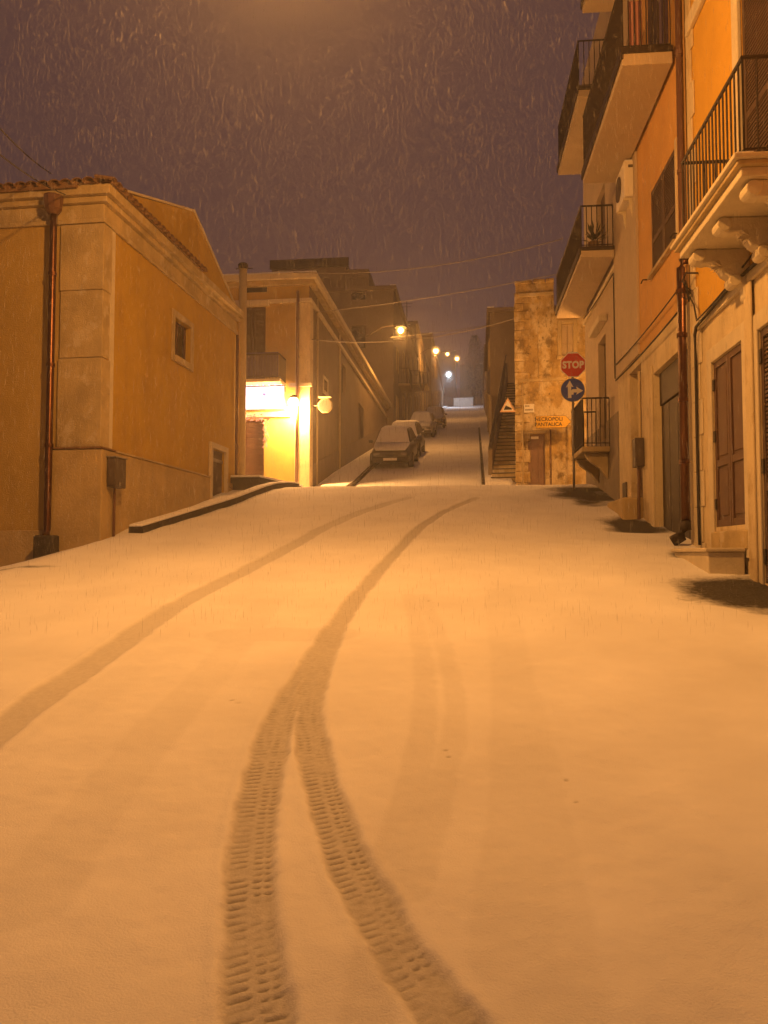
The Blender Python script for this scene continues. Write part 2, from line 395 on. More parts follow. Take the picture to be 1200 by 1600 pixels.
def strip(x0, x1, y0, y1, up, thick, step=1.0, fr=FS):
    mb = MB(); ys = list(np.arange(y0, y1, step)) + [y1]
    for i in range(len(ys) - 1):
        a, b = ys[i], ys[i+1]; za, zb = gz(a) + up, gz(b) + up
        mb.hexa([(x0,a,za-thick),(x1,a,za-thick),(x1,b,zb-thick),(x0,b,zb-thick)], [(x0,a,za),(x1,a,za),(x1,b,zb),(x0,b,zb)])
    return mb
pv = mesh_obj('pavement', strip(-4.9, -4.08, 25.3, 120, .12, .5, .5), M['snow']); tag(pv, kind='structure')
k = 0
for y in np.arange(25.3, 60, 1.0):
    ks = mesh_obj('kerb_stone', strip(-4.08, -3.95, y + .006, y + .994, .115, .4, .5), M['kerb'], bevel=.01); ks.parent = pv
pv2 = mesh_obj('pavement', strip(.28, 1.15, 26.2, 110, .10, .5, .5), M['snow']); tag(pv2, kind='structure')
for y in np.arange(26.2, 58, 1.0):
    ks = mesh_obj('kerb_stone', strip(.17, .28, y + .03, y + .97, .095 + rnd.uniform(-.01, .02), .4, .5), M['kerb'], bevel=.01); ks.parent = pv2

# ------------------------------------------------------------------ shared pieces
def shutter(t, name, ax, c, out, u0, u1, z0, z1, m, slats=True, leaves=2, panels=False, parent=None):
    """hinged leaves in an opening: frame, rails and slats; plane ax=c, `out` = direction towards the street"""
    B = (lambda mb, k0, k1, a, b, lo, hi: mb.box(min(c+k0*out, c+k1*out), max(c+k0*out, c+k1*out), a, b, lo, hi)) if ax == 'x' else \
        (lambda mb, k0, k1, a, b, lo, hi: mb.box(a, b, min(c+k0*out, c+k1*out), max(c+k0*out, c+k1*out), lo, hi))
    w = (u1 - u0) / leaves
    for i in range(leaves):
        a, b = u0 + i*w + .006, u0 + (i+1)*w - .006
        mb = MB(); s = min(.07, w * .16)
        B(mb, 0, .05, a, a+s, z0, z1); B(mb, 0, .05, b-s, b, z0, z1)
        rails = [z0, z1 - s*1.3, z0 + (z1-z0)*.36]
        for zr in rails: B(mb, 0, .048, a+s, b-s, zr, zr + s*1.3)
        lf = t.part(name, mb, m, parent, bevel=.004)
        mb = MB()
        if slats:
            z = z0 + s*1.3
            while z < z1 - s*1.3 - .02:
                B(mb, .010, .036, a+s, b-s, z, z + .028); z += .048
            B(mb, 0, .008, a+s, b-s, z0+s, z1-s)
            if parent is None: t.part('slats', mb, m, lf, kind='stuff')
            else: t.part(name, mb, m, parent)
        else:
            B(mb, .0, .026, a+s, b-s, z0+s, z1-s); t.part('panel', mb, m, lf if parent is None else parent)
            if panels:
                for lo, hi in ((z0+s*2.0, z0+(z1-z0)*.36-s*.6), (z0+(z1-z0)*.36+s*1.9, z1-s*2.0)):
                    mb = MB(); B(mb, .026, .040, a+s*1.7, b-s*1.7, lo, hi); t.part('panel', mb, m, lf, bevel=.008)
def railing(t, pts, z0, h, gap=.115, bar=.009, m=None, base=.08, belly=False):
    """iron railing along polyline of (x,y): every bar is its own piece"""
    m = m or M['iron']
    top = MB().tube([(x, y, z0 + h) for x, y in pts], .022, 6); rl = t.part('handrail', top, m)
    t.part('bottom_rail', MB().tube([(x, y, z0 + base) for x, y in pts], .012, 6), m)
    me_ = None
    for (x0, y0), (x1, y1) in zip(pts[:-1], pts[1:]):
        L_ = math.hypot(x1-x0, y1-y0); n = max(2, int(L_ / gap))
        for i in range(n + 1):
            f = i / n; x, y = x0 + (x1-x0)*f, y0 + (y1-y0)*f
            if me_ is None:
                o = t.part('bar', MB().tube([(x,y,z0),(x,y,z0+h)], bar, 6), m); me_ = o.data; ref = (x, y)
            else:
                o = bpy.data.objects.new('bar', me_); COL.objects.link(o); o.parent = t.o; o.location = (x-ref[0], y-ref[1], 0)
def window(t, ax, c, out, u0, u1, z0, z1, frame_m, glass_m=None, surround=None, sw=.14, bars=True):
    B = (lambda mb, k0, k1, a, b, lo, hi: mb.box(min(c+k0*out, c+k1*out), max(c+k0*out, c+k1*out), a, b, lo, hi)) if ax == 'x' else \
        (lambda mb, k0, k1, a, b, lo, hi: mb.box(a, b, min(c+k0*out, c+k1*out), max(c+k0*out, c+k1*out), lo, hi))
    mb = MB(); f = .05; d = -.16
    B(mb, d, d+.05, u0, u0+f, z0, z1); B(mb, d, d+.05, u1-f, u1, z0, z1); B(mb, d, d+.048, u0+f, u1-f, z0, z0+f); B(mb, d, d+.048, u0+f, u1-f, z1-f, z1)
    if bars: B(mb, d, d+.052, (u0+u1)/2-.025, (u0+u1)/2+.025, z0+f, z1-f)
    w = t.part('window', mb, frame_m)
    mb = MB(); B(mb, d+.01, d+.02, u0+f, u1-f, z0+f, z1-f); t.part('pane', mb, glass_m or M['glass'], w)
    if surround:
        mb = MB()
        B(mb, 0, .035, u0-sw, u0, z0-sw, z1+sw); B(mb, 0, .035, u1, u1+sw, z0-sw, z1+sw); B(mb, 0, .034, u0, u1, z1, z1+sw)
        t.part('surround', mb, surround, w, bevel=.008)
        mb = MB(); B(mb, 0, .07, u0-.001, u1+.001, z0-sw, z0); t.part('sill', mb, surround, w, bevel=.008)
    return w
def downpipe(t, pts, r, m, name='downpipe', clamps=(), cm=None):
    p = t.part(name, MB().tube(pts, r, 12), m, smooth=True)
    for (x, y, z) in clamps:
        t.part('clamp', MB().tube([(x, y, z-.03), (x, y, z+.03)], r*1.22, 12), cm or m, p)
    return p

# ------------------------------------------------------------------ LEFT GABLED HOUSE
XL = -6.25
c0 = on(152, 850, 'y', 13.2, FL.phi); XL = c0.x; YL = 13.2; YL1 = on(368, 600, 'x', XL, FL.phi).y
ZE = on(152, 292, 'y', YL, FL.phi).z            # eave
house = Thing('gabled_house', 'ochre plastered gabled house with stone corner pier and copper downpipe', 'house', (XL, YL, gz(YL) - .1), FL)
wA, wB = on(272, 500, 'x', XL, FL.phi), on(297, 560, 'x', XL, FL.phi)
dA, dB = on(329, 700, 'x', XL, FL.phi), on(350, 700, 'x', XL, FL.phi)
zt = on(284, 503, 'x', XL, FL.phi).z; zb = on(284, 562, 'x', XL, FL.phi).z
zd = on(340, 704, 'x', XL, FL.phi).z
win = (wA.y, wB.y, zb, zt); door = (dA.y, dB.y, gz(dA.y) - .2, zd)
LW = XL - 11
house.part('side_wall', MB().wall('x', XL, -1, YL, YL1, .2, ZE, [win, door], .32), M['ochre'])
house.part('front_wall', MB().wall('y', YL, 1, LW, XL, -.2, ZE), M['ochre_front'])
house.part('back_wall', MB().box(LW, XL - .02, YL1 - .3, YL1 - .002, .2, ZE), M['ochre'])
ap = on(303, 331, 'x', XL, FL.phi)
gp = [(XL, YL + .05, ZE + .002), (XL, ap.y, ap.z), (XL, YL1, ZE + .002)]
house.part('gable', MB().prism(gp, (-.35, 0, 0)), M['ochre'])
rf = MB()
for (ya, za), (yb, zb_) in (((YL - .28, ZE + .0), (ap.y, ap.z + .04)), ((ap.y, ap.z + .04), (YL1 + .05, ZE + .0))):
    rf.hexa([(LW,ya,za-.12),(XL-.36,ya,za-.12),(XL-.36,yb,zb_-.12),(LW,yb,zb_-.12)], [(LW,ya,za),(XL-.36,ya,za),(XL-.36,yb,zb_),(LW,yb,zb_)])
rfo = house.part('roof', rf, M['tile'])
sc = MB()
for (ya, za), (yb, zb_) in (((YL + .06, ZE + .03), (ap.y, ap.z + .002)), ((ap.y, ap.z + .002), (YL1, ZE + .03))):
    sc.hexa([(XL-.34,ya,za),(XL+.03,ya,za),(XL+.03,yb,zb_),(XL-.34,yb,zb_)], [(XL-.34,ya,za+.05),(XL+.03,ya,za+.05),(XL+.03,yb,zb_+.05),(XL-.34,yb,zb_+.05)])
house.part('coping', sc, M['stone_clean'], bevel=.01)
# cornice: stepped mouldings round the corner, with a tiled ledge
for nm, z0, z1, pr, m in (('cornice', ZE - .66, ZE - .58, .06, 'stone'), ('cornice', ZE - .578, ZE - .32, .03, 'stone'), ('cornice', ZE - .318, ZE - .22, .12, 'stone'), ('cornice', ZE - .218, ZE - .05, .22, 'stone')):
    mb = MB(); mb.box(LW, XL + pr, YL - pr, YL - .002, z0, z1); mb.box(XL + .002, XL + pr, YL - .001, YL1, z0, z1)
    house.part(nm, mb, M[m], bevel=.012)
yt = on(302, 425, 'x', XL, FL.phi).y
tw = .21; y = YL - .25; tile_me = None
def tile_mb(x, y, z, ax):
    mb = MB(); n = 6; pts0, pts1 = [], []
    for i in range(n + 1):
        a = math.pi * i / n; w = -math.cos(a) * tw * .5; h = math.sin(a) * .07
        if ax == 'x': pts0.append((x, y + w, z + h)); pts1.append((x + .34, y + w, z + h - .07))
        else: pts0.append((x + w, y, z + h)); pts1.append((x + w, y - .34, z + h - .07))
    mb.add(pts0 + pts1, [(i, i+1, n+2+i, n+1+i) for i in range(n)]); 
    q = [(p[0], p[1], p[2] - .018) for p in pts0 + pts1]
    mb.add(q, [(i+1, i, n+1+i, n+2+i) for i in range(n)])
    o = len(mb.v); mb.f += [(n+1+i, n+2+i, 2*(n+1)+n+2+i, 2*(n+1)+n+1+i) for i in range(n)]
    return mb
first = {}
def put_tile(x, y, z, ax):
    if ax not in first:
        o = house.part('roof_tile', tile_mb(x, y, z, ax), M['tile']); first[ax] = (o, (x, y, z))
    else:
        s, r = first[ax]; o = bpy.data.objects.new('roof_tile', s.data); COL.objects.link(o); o.parent = house.o
        o.location = (x - r[0], y - r[1], z - r[2] + rnd.uniform(-.006, .006)); o.rotation_euler = (0, 0, rnd.uniform(-.01, .01))
while y < yt: put_tile(XL + .002, y, ZE + .02, 'x'); y += tw
x = XL + .1
while x > LW: put_tile(x, YL - .02, ZE + .02, 'y'); x -= tw
house.part('tile_bed', MB().box(XL + .004, XL + .26, YL - .2, yt, ZE - .048, ZE - .002).box(LW, XL + .003, YL - .26, YL - .003, ZE - .048, ZE - .002), M['tile'])
# corner pier of stone blocks on a plinth
pw = on(92, 600, 'y', YL, FL.phi).x; ps = on(168, 600, 'x', XL, FL.phi).y
zp = on(120, 703, 'y', YL, FL.phi).z
pier_z = [zp + .04] + [on(120, q, 'y', YL, FL.phi).z for q in (560, 455)] + [ZE - .67]
for i in range(3):
    mb = MB().box(pw + .02 * (i % 2), XL + .05, YL - .05, ps - .05 * (i % 2), pier_z[i] + .004, pier_z[i+1] - .004)
    house.part('stone_block', mb, M['stone'], bevel=.012)
house.part('pier_strip', MB().box(XL + .001, XL + .028, ps, ps + .16, pier_z[0], ZE - .67), M['stone_clean'])
pb = on(84, 780, 'y', YL, FL.phi).x
house.part('pier_base', MB().box(pb, XL + .12, YL - .12, ps + .1, gz(YL) - .6, zp), M['plinth'], bevel=.02)
house.part('pier_base_cap', MB().box(pb - .03, XL + .14, YL - .145, ps + .1, zp + .001, zp + .035), M['tile'], bevel=.01)
dy0, dy1 = door[0] - .14, door[1] + .14
zpl = on(240, 724, 'x', XL, FL.phi).z
house.part('plinth', MB().box(XL + .002, XL + .06, ps + .1, dy0, gz(YL) - .6, zpl).box(XL + .002, XL + .06, dy1, YL1, gz(YL) - .6, zpl), M['plinth'], bevel=.01)
house.part('plinth_cap', MB().box(XL + .002, XL + .085, ps + .1, dy0, zpl + .001, zpl + .035), M['stone'], bevel=.008)
zf = on(30, 829, 'y', YL, FL.phi).z
house.part('plinth', MB().box(LW, pb - .002, YL - .05, YL - .002, -.6, zf), M['plinth'], bevel=.01)
window(house, 'x', XL, 1, win[0], win[1], win[2], win[3], M['brown_wood'], None, M['stone'], .14)
# doorway
dl = house.part('door', MB().box(XL - .10, XL - .05, door[0], door[1], door[2], door[3]), M['dark_wood'])
house.part('door_rail', MB().box(XL - .049, XL - .03, door[0], door[1], gz(door[0]) + .95, gz(door[0]) + 1.03), M['grey_metal'], dl)
mb = MB().box(XL + .002, XL + .075, dy0, door[0], door[2], door[3] + .14).box(XL + .002, XL + .075, door[1], dy1, door[2], door[3] + .14).box(XL + .002, XL + .074, door[0], door[1], door[3], door[3] + .14)
house.part('door_surround', mb, M['stone_clean'], dl, bevel=.01)
# gutter hopper and copper downpipe on the front
hp = on(84, 330, 'y', YL - .2, FL.phi); px0 = on(78, 600, 'y', YL - .2, FL.phi).x
house.part('rain_hopper', MB().tube([(hp.x, YL-.22, ZE-.55), (hp.x, YL-.22, ZE-.46), (hp.x, YL-.22, ZE-.25), (hp.x, YL-.22, ZE-.22)], [.07, .15, .17, .16], 10), M['pipe'], smooth=False)
zfp = gz(YL)
downpipe(house, [(hp.x, YL-.2, ZE-.5), (hp.x, YL-.2, ZE-.8), (hp.x, YL-.2, zfp+.15), (hp.x, YL-.25, zfp-.02)], .062, M['copper'], clamps=[(hp.x, YL-.2, ZE-1.6), (hp.x, YL-.2, ZE-3.2), (hp.x, YL-.2, ZE-4.6)])
house.part('pipe_foot', MB().box(hp.x-.14, hp.x+.2, YL-.40, YL-.13, zfp-.5, zfp+.04), M['kerb'], bevel=.03)
# rear corner pipes and the tall flue
fx = on(378, 600, 'y', YL1 + .12, FL.phi).x; ftop = on(378, 417, 'y', YL1 + .12, FL.phi).z
fl = house.part('flue', MB().tube([(fx, YL1+.14, gz(YL1)-.3), (fx, YL1+.14, ftop)], .105, 12), M['pvc'], smooth=True)
house.part('flue_cap', MB().tube([(fx, YL1+.14, ftop-.06), (fx, YL1+.14, ftop+.06), (fx, YL1+.14, ftop+.1)], [.13, .14, .1], 12), M['iron'], fl)
downpipe(house, [(XL+.08, YL1-.12, ZE-.7), (XL+.08, YL1-.12, gz(YL1))], .04, M['pipe'])
house.part('vent_pipe', MB().tube([(XL+.05, YL1-.6, zpl-.1), (XL+.05, YL1-.02, zpl-.2)], .02, 6), M['pipe'])

b0 = on(149, 716, 'x', XL + .1, FL.phi)
bx, by = XL + .13, YL + .17
zb0, zb1 = on(165, 762, 'y', by, FL.phi).z, on(165, 716, 'y', by, FL.phi).z
mbx = Thing('meter_box', 'grey square meter box on a thin post at the stone corner pier', 'meter box', (bx, by, gz(YL)), FL)
bb = mbx.part('box', MB().box(bx, bx+.16, by-.13, by+.28, zb0, zb1), M['box_grey'], bevel=.012)
mbx.part('lid', MB().box(bx+.02, bx+.14, by-.145, by-.131, zb0+.03, zb1-.03), M['box_grey'], bb, bevel=.004)
mbx.part('hood', MB().box(bx-.012, bx+.18, by-.16, by+.3, zb1+.001, zb1+.02), M['grey_metal'], bb)
mbx.part('post', MB().tube([(bx+.06, by+.05, zb0), (bx+.06, by+.05, gz(YL)-.1)], .024, 8), M['pipe'])

# ramp wall and raised landing beside the gabled house
k0, k1 = on_ground(222, 834), Vector((-5.0, 22.6, 0))
rw = Thing('ramp_wall', 'low dark lava kerb wall with snow on top climbing beside gabled house', 'low wall', (k0.x, k0.y, gz(k0.y)))
def kerbwall(a, b, w, h0, h1, n=10):
    mb, sn = MB(), MB(); d = Vector((b[0]-a[0], b[1]-a[1], 0)).normalized(); s = Vector((-d.y, d.x, 0)) * w
    for i in range(n):
        f, g = i/n, (i+1)/n
        P = [Vector((a[0]+(b[0]-a[0])*t, a[1]+(b[1]-a[1])*t, 0)) for t in (f, g)]
        zt_ = [gz(P[j].y) + h0 + (h1-h0)*t for j, t in ((0, f), (1, g))]
        lo = [P[0], P[1], P[1]+s, P[0]+s]
        L0 = [(lo[j].x, lo[j].y, gz(lo[j].y) - .4) for j in (0, 3, 2, 1)]; H0 = [(lo[j].x, lo[j].y, zt_[q]) for j, q in ((0, 0), (3, 0), (2, 1), (1, 1))]
        mb.hexa(L0, H0); sn.hexa([(p[0], p[1], p[2] + .001) for p in H0], [(p[0], p[1], p[2] + .045) for p in H0])
    return mb, sn
mb, sn = kerbwall((k0.x, k0.y), (k1.x, k1.y), .26, .12, .11)
rw.part('coping_wall', mb, M['kerb']); rw.part('snow_cap', sn, M['snow'], bevel=.02)
ld = Thing('landing', 'raised snow topped landing slab with dark face at the shop corner', 'landing', (-6.0, 20.2, gz(20.2)))
lp = [(-6.9, 20.4), (-5.55, 20.4), (-5.1, 23.6), (-6.9, 23.6)]
ld.part('slab', MB().prism([(x, y, 2.6) for x, y in lp], (0, 0, 3.52 - 2.6)), M['kerb'])
ld.part('snow_cap', MB().prism([(x, y, 3.521) for x, y in lp], (0, 0, .06)), M['snow'], bevel=.02)

# ------------------------------------------------------------------ CORNER HOUSE WITH THE SHOP
YC = 25.4; XC = on(482, 700, 'y', YC).x; YC1 = on(604, 600, 'x', XC).y
ZC = on(490, 432, 'y', YC).z; XC0 = XC - 6.5
ch = Thing('corner_house', 'two storey corner house with shop, moulded cornice and corner pilaster', 'house', (XC, YC, gz(YC)))
def cz(py): return on(440, py, 'y', YC).z
def cx(px): return on(px, 650, 'y', YC).x
shop = (cx(372), cx(413), 3.0, cz(655)); bdoor = (cx(372), cx(414), cz(600), cz(478))
smw = [on(505, 600, 'x', XC).y, on(511, 600, 'x', XC).y]
swin = (smw[0], smw[1], on(508, 613, 'x', XC).z, on(508, 594, 'x', XC).z)
dk = [on(534, 600, 'x', XC).y, on(540, 600, 'x', XC).y]; swin2 = (dk[0], dk[1], on(537, 616, 'x', XC).z, on(537, 570, 'x', XC).z)
dd = [on(560, 700, 'x', XC).y, on(568, 700, 'x', XC).y]; sdoor = (dd[0], dd[1], gz(dd[0]), gz(dd[0]) + 2.5)
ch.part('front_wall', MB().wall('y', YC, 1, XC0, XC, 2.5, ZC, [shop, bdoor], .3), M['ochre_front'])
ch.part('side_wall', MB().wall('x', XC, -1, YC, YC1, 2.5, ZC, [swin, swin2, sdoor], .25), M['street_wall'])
ch.part('back_wall', MB().box(XC0, XC - .01, YC1 - .3, YC1 - .002, 3, ZC), M['street_wall'])
ch.part('roof', MB().hexa([(XC0,YC+.02,ZC-.1),(XC-.02,YC+.02,ZC-.1),(XC-.02,YC1,ZC-.1),(XC0,YC1,ZC-.1)], [(XC0,YC+.02,ZC),(XC-.02,YC+.02,ZC),(XC-.02,YC1,ZC),(XC0,YC1,ZC)]), M['roof'])
# the side wall steps up the hill: its cornice runs level from the front corner in the photograph
for nm, z0, z1, pr, m in (('cornice', ZC-.14, ZC+.05, .3, 'stone_clean'), ('cornice', ZC-.30, ZC-.142, .18, 'stone'), ('cornice', ZC-.85, ZC-.72, .10, 'stone_clean')):
    mb = MB().box(XC0, XC+pr, YC-pr, YC-.002, z0, z1).box(XC+.002, XC+pr, YC-.001, YC1, z0, z1); ch.part(nm, mb, M[m], bevel=.015)
ch.part('snow_cap', MB().box(XC0, XC+.28, YC-.28, YC+.1, ZC+.051, ZC+.10), M['snow'], bevel=.02)
ch.part('pilaster', MB().box(cx(461), XC+.05, YC-.06, YC-.002, 3, ZC-.86).box(XC+.002, XC+.05, YC-.001, YC+.45, 3, ZC-.86), M['cream'], bevel=.012)
ch.part('pilaster_band', MB().box(cx(452), XC+.12, YC-.14, YC-.062, cz(606), cz(600)), M['stone_clean'], bevel=.01)
downpipe(ch, [(cx(466), YC-.14, ZC-.5), (cx(466), YC-.14, ZC-.9), (cx(465), YC-.13, 3.4)], .05, M['pipe'], clamps=[(cx(466), YC-.14, cz(500)), (cx(466), YC-.14, cz(560))])
sh = ch.part('roller_shutter', MB().box(shop[0], shop[1], YC+.18, YC+.2, shop[2], shop[3]), M['garage'])
z = gz(YC) - .2
while z < shop[3] - .05:
    ch.part('slat', MB().box(shop[0], shop[1], YC+.15, YC+.179, z, z + .068), M['brown_wood'], sh); z += .08
shutter(ch, 'shutter', 'y', YC+.1, -1, bdoor[0], bdoor[1], bdoor[2], bdoor[3], M['dark_wood'])
ch.part('door_hood', MB().box(cx(362), cx(420), YC-.16, YC-.002, cz(478), cz(470)), M['stone_clean'], bevel=.01)
ch.part('attic_vent', MB().box(cx(372), cx(416), YC-.012, YC-.003, cz(472)+.35, cz(472)+.75), M['dark'])
ch.part('shop_fascia', MB().box(cx(360), cx(455), YC-.12, YC-.002, cz(652), cz(644)), M['stone_clean'], bevel=.01)
zbs = cz(600)
ch.part('balcony_slab', MB().box(cx(362), cx(447), YC-.85, YC-.003, zbs-.10, zbs), M['stone_clean'], bevel=.01)
railing(ch, [(cx(362), YC-.82), (cx(446), YC-.82), (cx(446), YC-.03)], zbs, on(440, 553, 'y', YC-.8).z - zbs, .1)
ch.part('balcony_screen', MB().box(cx(362), cx(444), YC-.79, YC-.78, zbs+.05, zbs+.85), M['cloth_blue'])
window(ch, 'x', XC, 1, *swin, M['stone_clean'], None, M['stone_clean'], .1, False); window(ch, 'x', XC, 1, *swin2, M['dark_wood'], None, None)
ch.part('side_door', MB().box(XC-.2, XC-.15, sdoor[0], sdoor[1], sdoor[2], sdoor[3]), M['dark_wood'])
for yy in (YC+1.1, YC + 5.6): downpipe(ch, [(XC+.06, yy, ZC-.4), (XC+.06, yy, gz(yy))], .035, M['pvc'])
for py0 in (585, 527):
    pass
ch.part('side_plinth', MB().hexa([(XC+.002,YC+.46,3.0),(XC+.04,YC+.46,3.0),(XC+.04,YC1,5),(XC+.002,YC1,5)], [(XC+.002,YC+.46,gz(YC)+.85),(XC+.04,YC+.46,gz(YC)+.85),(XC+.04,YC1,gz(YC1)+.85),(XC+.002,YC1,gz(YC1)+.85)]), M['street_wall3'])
ch.part('antenna', MB().tube([(XC-2.6, YC+1.5, ZC), (XC-2.6, YC+1.5, ZC+1.0)], .03, 6).tube([(XC-2.9, YC+1.5, ZC+.9), (XC-2.3, YC+1.5, ZC+.9)], .02, 5), M['iron'])

# lit shop sign
sg = Thing('shop_sign', 'glaring white lit shop sign box under the balcony', 'shop sign', (cx(412), YC-.2, cz(640)))
zs0, zs1 = cz(642), cz(607); sx0, sx1 = cx(366), cx(448)
sg.part('housing', MB().box(sx0, sx1, YC-.36, YC-.125, zs0, zs1), M['grey_metal'], bevel=.01)
pn = sg.part('lit_panel', MB().box(sx0+.03, sx1-.03, YC-.375, YC-.361, zs0+.03, zs1-.03), emit('lit_acrylic', (1, .80, 1), 1.5, (.05, .05, .05)))
pk = emit('lit_pink_print', (.62, .30, .66), .7, (.05, .04, .05))
for (fx, fz, w, h) in ((.62, .52, .07, .20), (.68, .42, .05, .14), (.66, .66, .12, .06), (.13, .35, .06, .14), (.2, .6, .07, .1)):
    xx, zz = sx0 + (sx1-sx0)*fx, zs0 + (zs1-zs0)*fz
    sg.part('print_mark', MB().prism([(xx-w, YC-.3765, zz-h*.4), (xx+w*.4, YC-.3765, zz-h), (xx+w, YC-.3765, zz+h*.3), (xx-w*.3, YC-.3765, zz+h)], (0, -.002, 0)), pk, pn)
for i in range(9):
    xx = sx0 + .1 + i * (sx1-sx0-.2) / 8
    sg.part('fairy_light', MB().tube([(xx, YC-.38, zs1+.03), (xx, YC-.38, zs1+.06+.05*(i % 2)), (xx, YC-.38, zs1+.12+.05*(i % 2))], [.02, .045, .02], 8), emit('blue_fairy_light', (.25, .32, 1), 1.6, (.05, .05, .1)) if i % 3 else emit('violet_fairy_light', (.5, .3, 1), 1.5, (.05, .05, .1)))
sl = bpy.data.lights.new('shop_glow', 'AREA'); sl.energy = 80; sl.color = (1, .72, .80); sl.shape = 'RECTANGLE'; sl.size = sx1-sx0; sl.size_y = zs1-zs0
so = bpy.data.objects.new('shop_glow', sl); COL.objects.link(so); so.parent = sg.o; so.location = ((sx0+sx1)/2-sg.base.x, YC-.40-sg.base.y, (zs0+zs1)/2-sg.base.z); so.rotation_euler = (R(90), 0, 0)
# tinsel garland round the shop door
gl = MB(); gr = random.Random(3)
pth = [(shop[0], shop[3]+.05), (shop[1]+.02, shop[3]+.06), (shop[1]+.10, shop[3]-.1), (shop[1]+.08, shop[3]-.85)]
for (xa, za), (xb, zb_) in zip(pth[:-1], pth[1:]):
    n = int(math.hypot(xb-xa, zb_-za) / .03)
    for i in range(n):
        f = i/n; x, zz = xa+(xb-xa)*f, za+(zb_-za)*f
        for q in range(3):
            a, l = gr.uniform(0, 6.28), gr.uniform(.05, .15)
            dx, dz = math.cos(a)*l, math.sin(a)*l; yy = YC-.05-gr.uniform(0, .07)
            gl.add([(x, yy, zz), (x+dx-dz*.15, yy-.02, zz+dz+dx*.15), (x+dx+dz*.15, yy-.03, zz+dz-dx*.15)], [(0, 1, 2)])
solo('tinsel_garland', gl, M['tinsel'], 'mauve tinsel garland hung round the shop roller shutter', 'garland', (shop[1], YC, shop[3]))

# wall lamp at the corner
def lamp_light(parent, loc, power, col, kind='POINT', size=.12, cone=165, rot=None):
    l = bpy.data.lights.new('lamp_light', kind); l.energy = power; l.color = col; l.shadow_soft_size = size
    if kind == 'SPOT': l.spot_size = R(cone); l.spot_blend = .35
    o = bpy.data.objects.new('lamp_light', l); COL.objects.link(o); o.parent = parent; o.location = loc
    if rot: o.rotation_euler = rot
    return o
def ball(c, r, n=12, m=8, sq=1.0):
    mb = MB(); pts = []
    for j in range(m + 1):
        th = math.pi * j / m
        for i in range(n): pts.append((c[0]+r*math.sin(th)*math.cos(2*math.pi*i/n), c[1]+r*math.sin(th)*math.sin(2*math.pi*i/n), c[2]+r*sq*math.cos(th)))
    mb.add(pts, [(j*n+i, (j+1)*n+i, (j+1)*n+(i+1) % n, j*n+(i+1) % n) for j in range(m) for i in range(n)]); return mb
lx, lz = cx(463), cz(634)
wl_ = Thing('wall_lamp', 'blazing yellow wall lantern on the shop corner pilaster', 'wall lamp', (lx, YC-.06, lz))
wl_.part('bracket', MB().tube([(lx, YC-.06, lz+.22), (lx, YC-.2, lz+.3), (lx, YC-.42, lz+.26)], .018, 6), M['iron'])
wl_.part('cap', MB().tube([(lx, YC-.42, lz+.26), (lx, YC-.42, lz+.16)], [.04, .17], 10), M['iron'])
wl_.part('globe', ball((lx, YC-.42, lz+.02), .18), emit('sodium_globe', (1, .62, .20), 14), smooth=True)
lamp_light(wl_.o, (0, -.36, -.22), LAMP_CORNER, (1, .45, .12))

# traffic mirror
tm = on(507, 633, 'y', YC - .1); tmz = tm.z; tmx = max(tm.x, XC + .35)
mr = Thing('traffic_mirror', 'octagonal traffic mirror on an arm at the shop corner', 'traffic mirror', (XC + .05, YC + .1, tmz))
def octa(x, y, z, r, rot=R(22.5), n=8): return [(x + r*math.cos(rot+2*math.pi*i/n), y, z + r*math.sin(rot+2*math.pi*i/n)) for i in range(n)]
mr.part('arm', MB().tube([(XC+.05, YC+.1, tmz+.02), (tmx, YC+.02, tmz+.02)], .02, 6), M['grey_metal'])
mr.part('backing', MB().prism(octa(tmx, YC, tmz, .25), (0, .04, 0)), M['stone'])
mr.part('mirror_glass', MB().prism(octa(tmx, YC-.012, tmz, .215), (0, .011, 0)), mat('mirror_glass', (.62, .60, .56), .02, 3, .32, 0, metal=.95))
mr.part('hood', MB().hexa([(tmx-.2, YC-.16, tmz+.25), (tmx+.2, YC-.16, tmz+.25), (tmx+.2, YC+.04, tmz+.25), (tmx-.2, YC+.04, tmz+.25)], [(tmx-.2, YC-.16, tmz+.27), (tmx+.2, YC-.16, tmz+.27), (tmx+.2, YC+.04, tmz+.28), (tmx-.2, YC+.04, tmz+.28)]), M['stone_clean'])

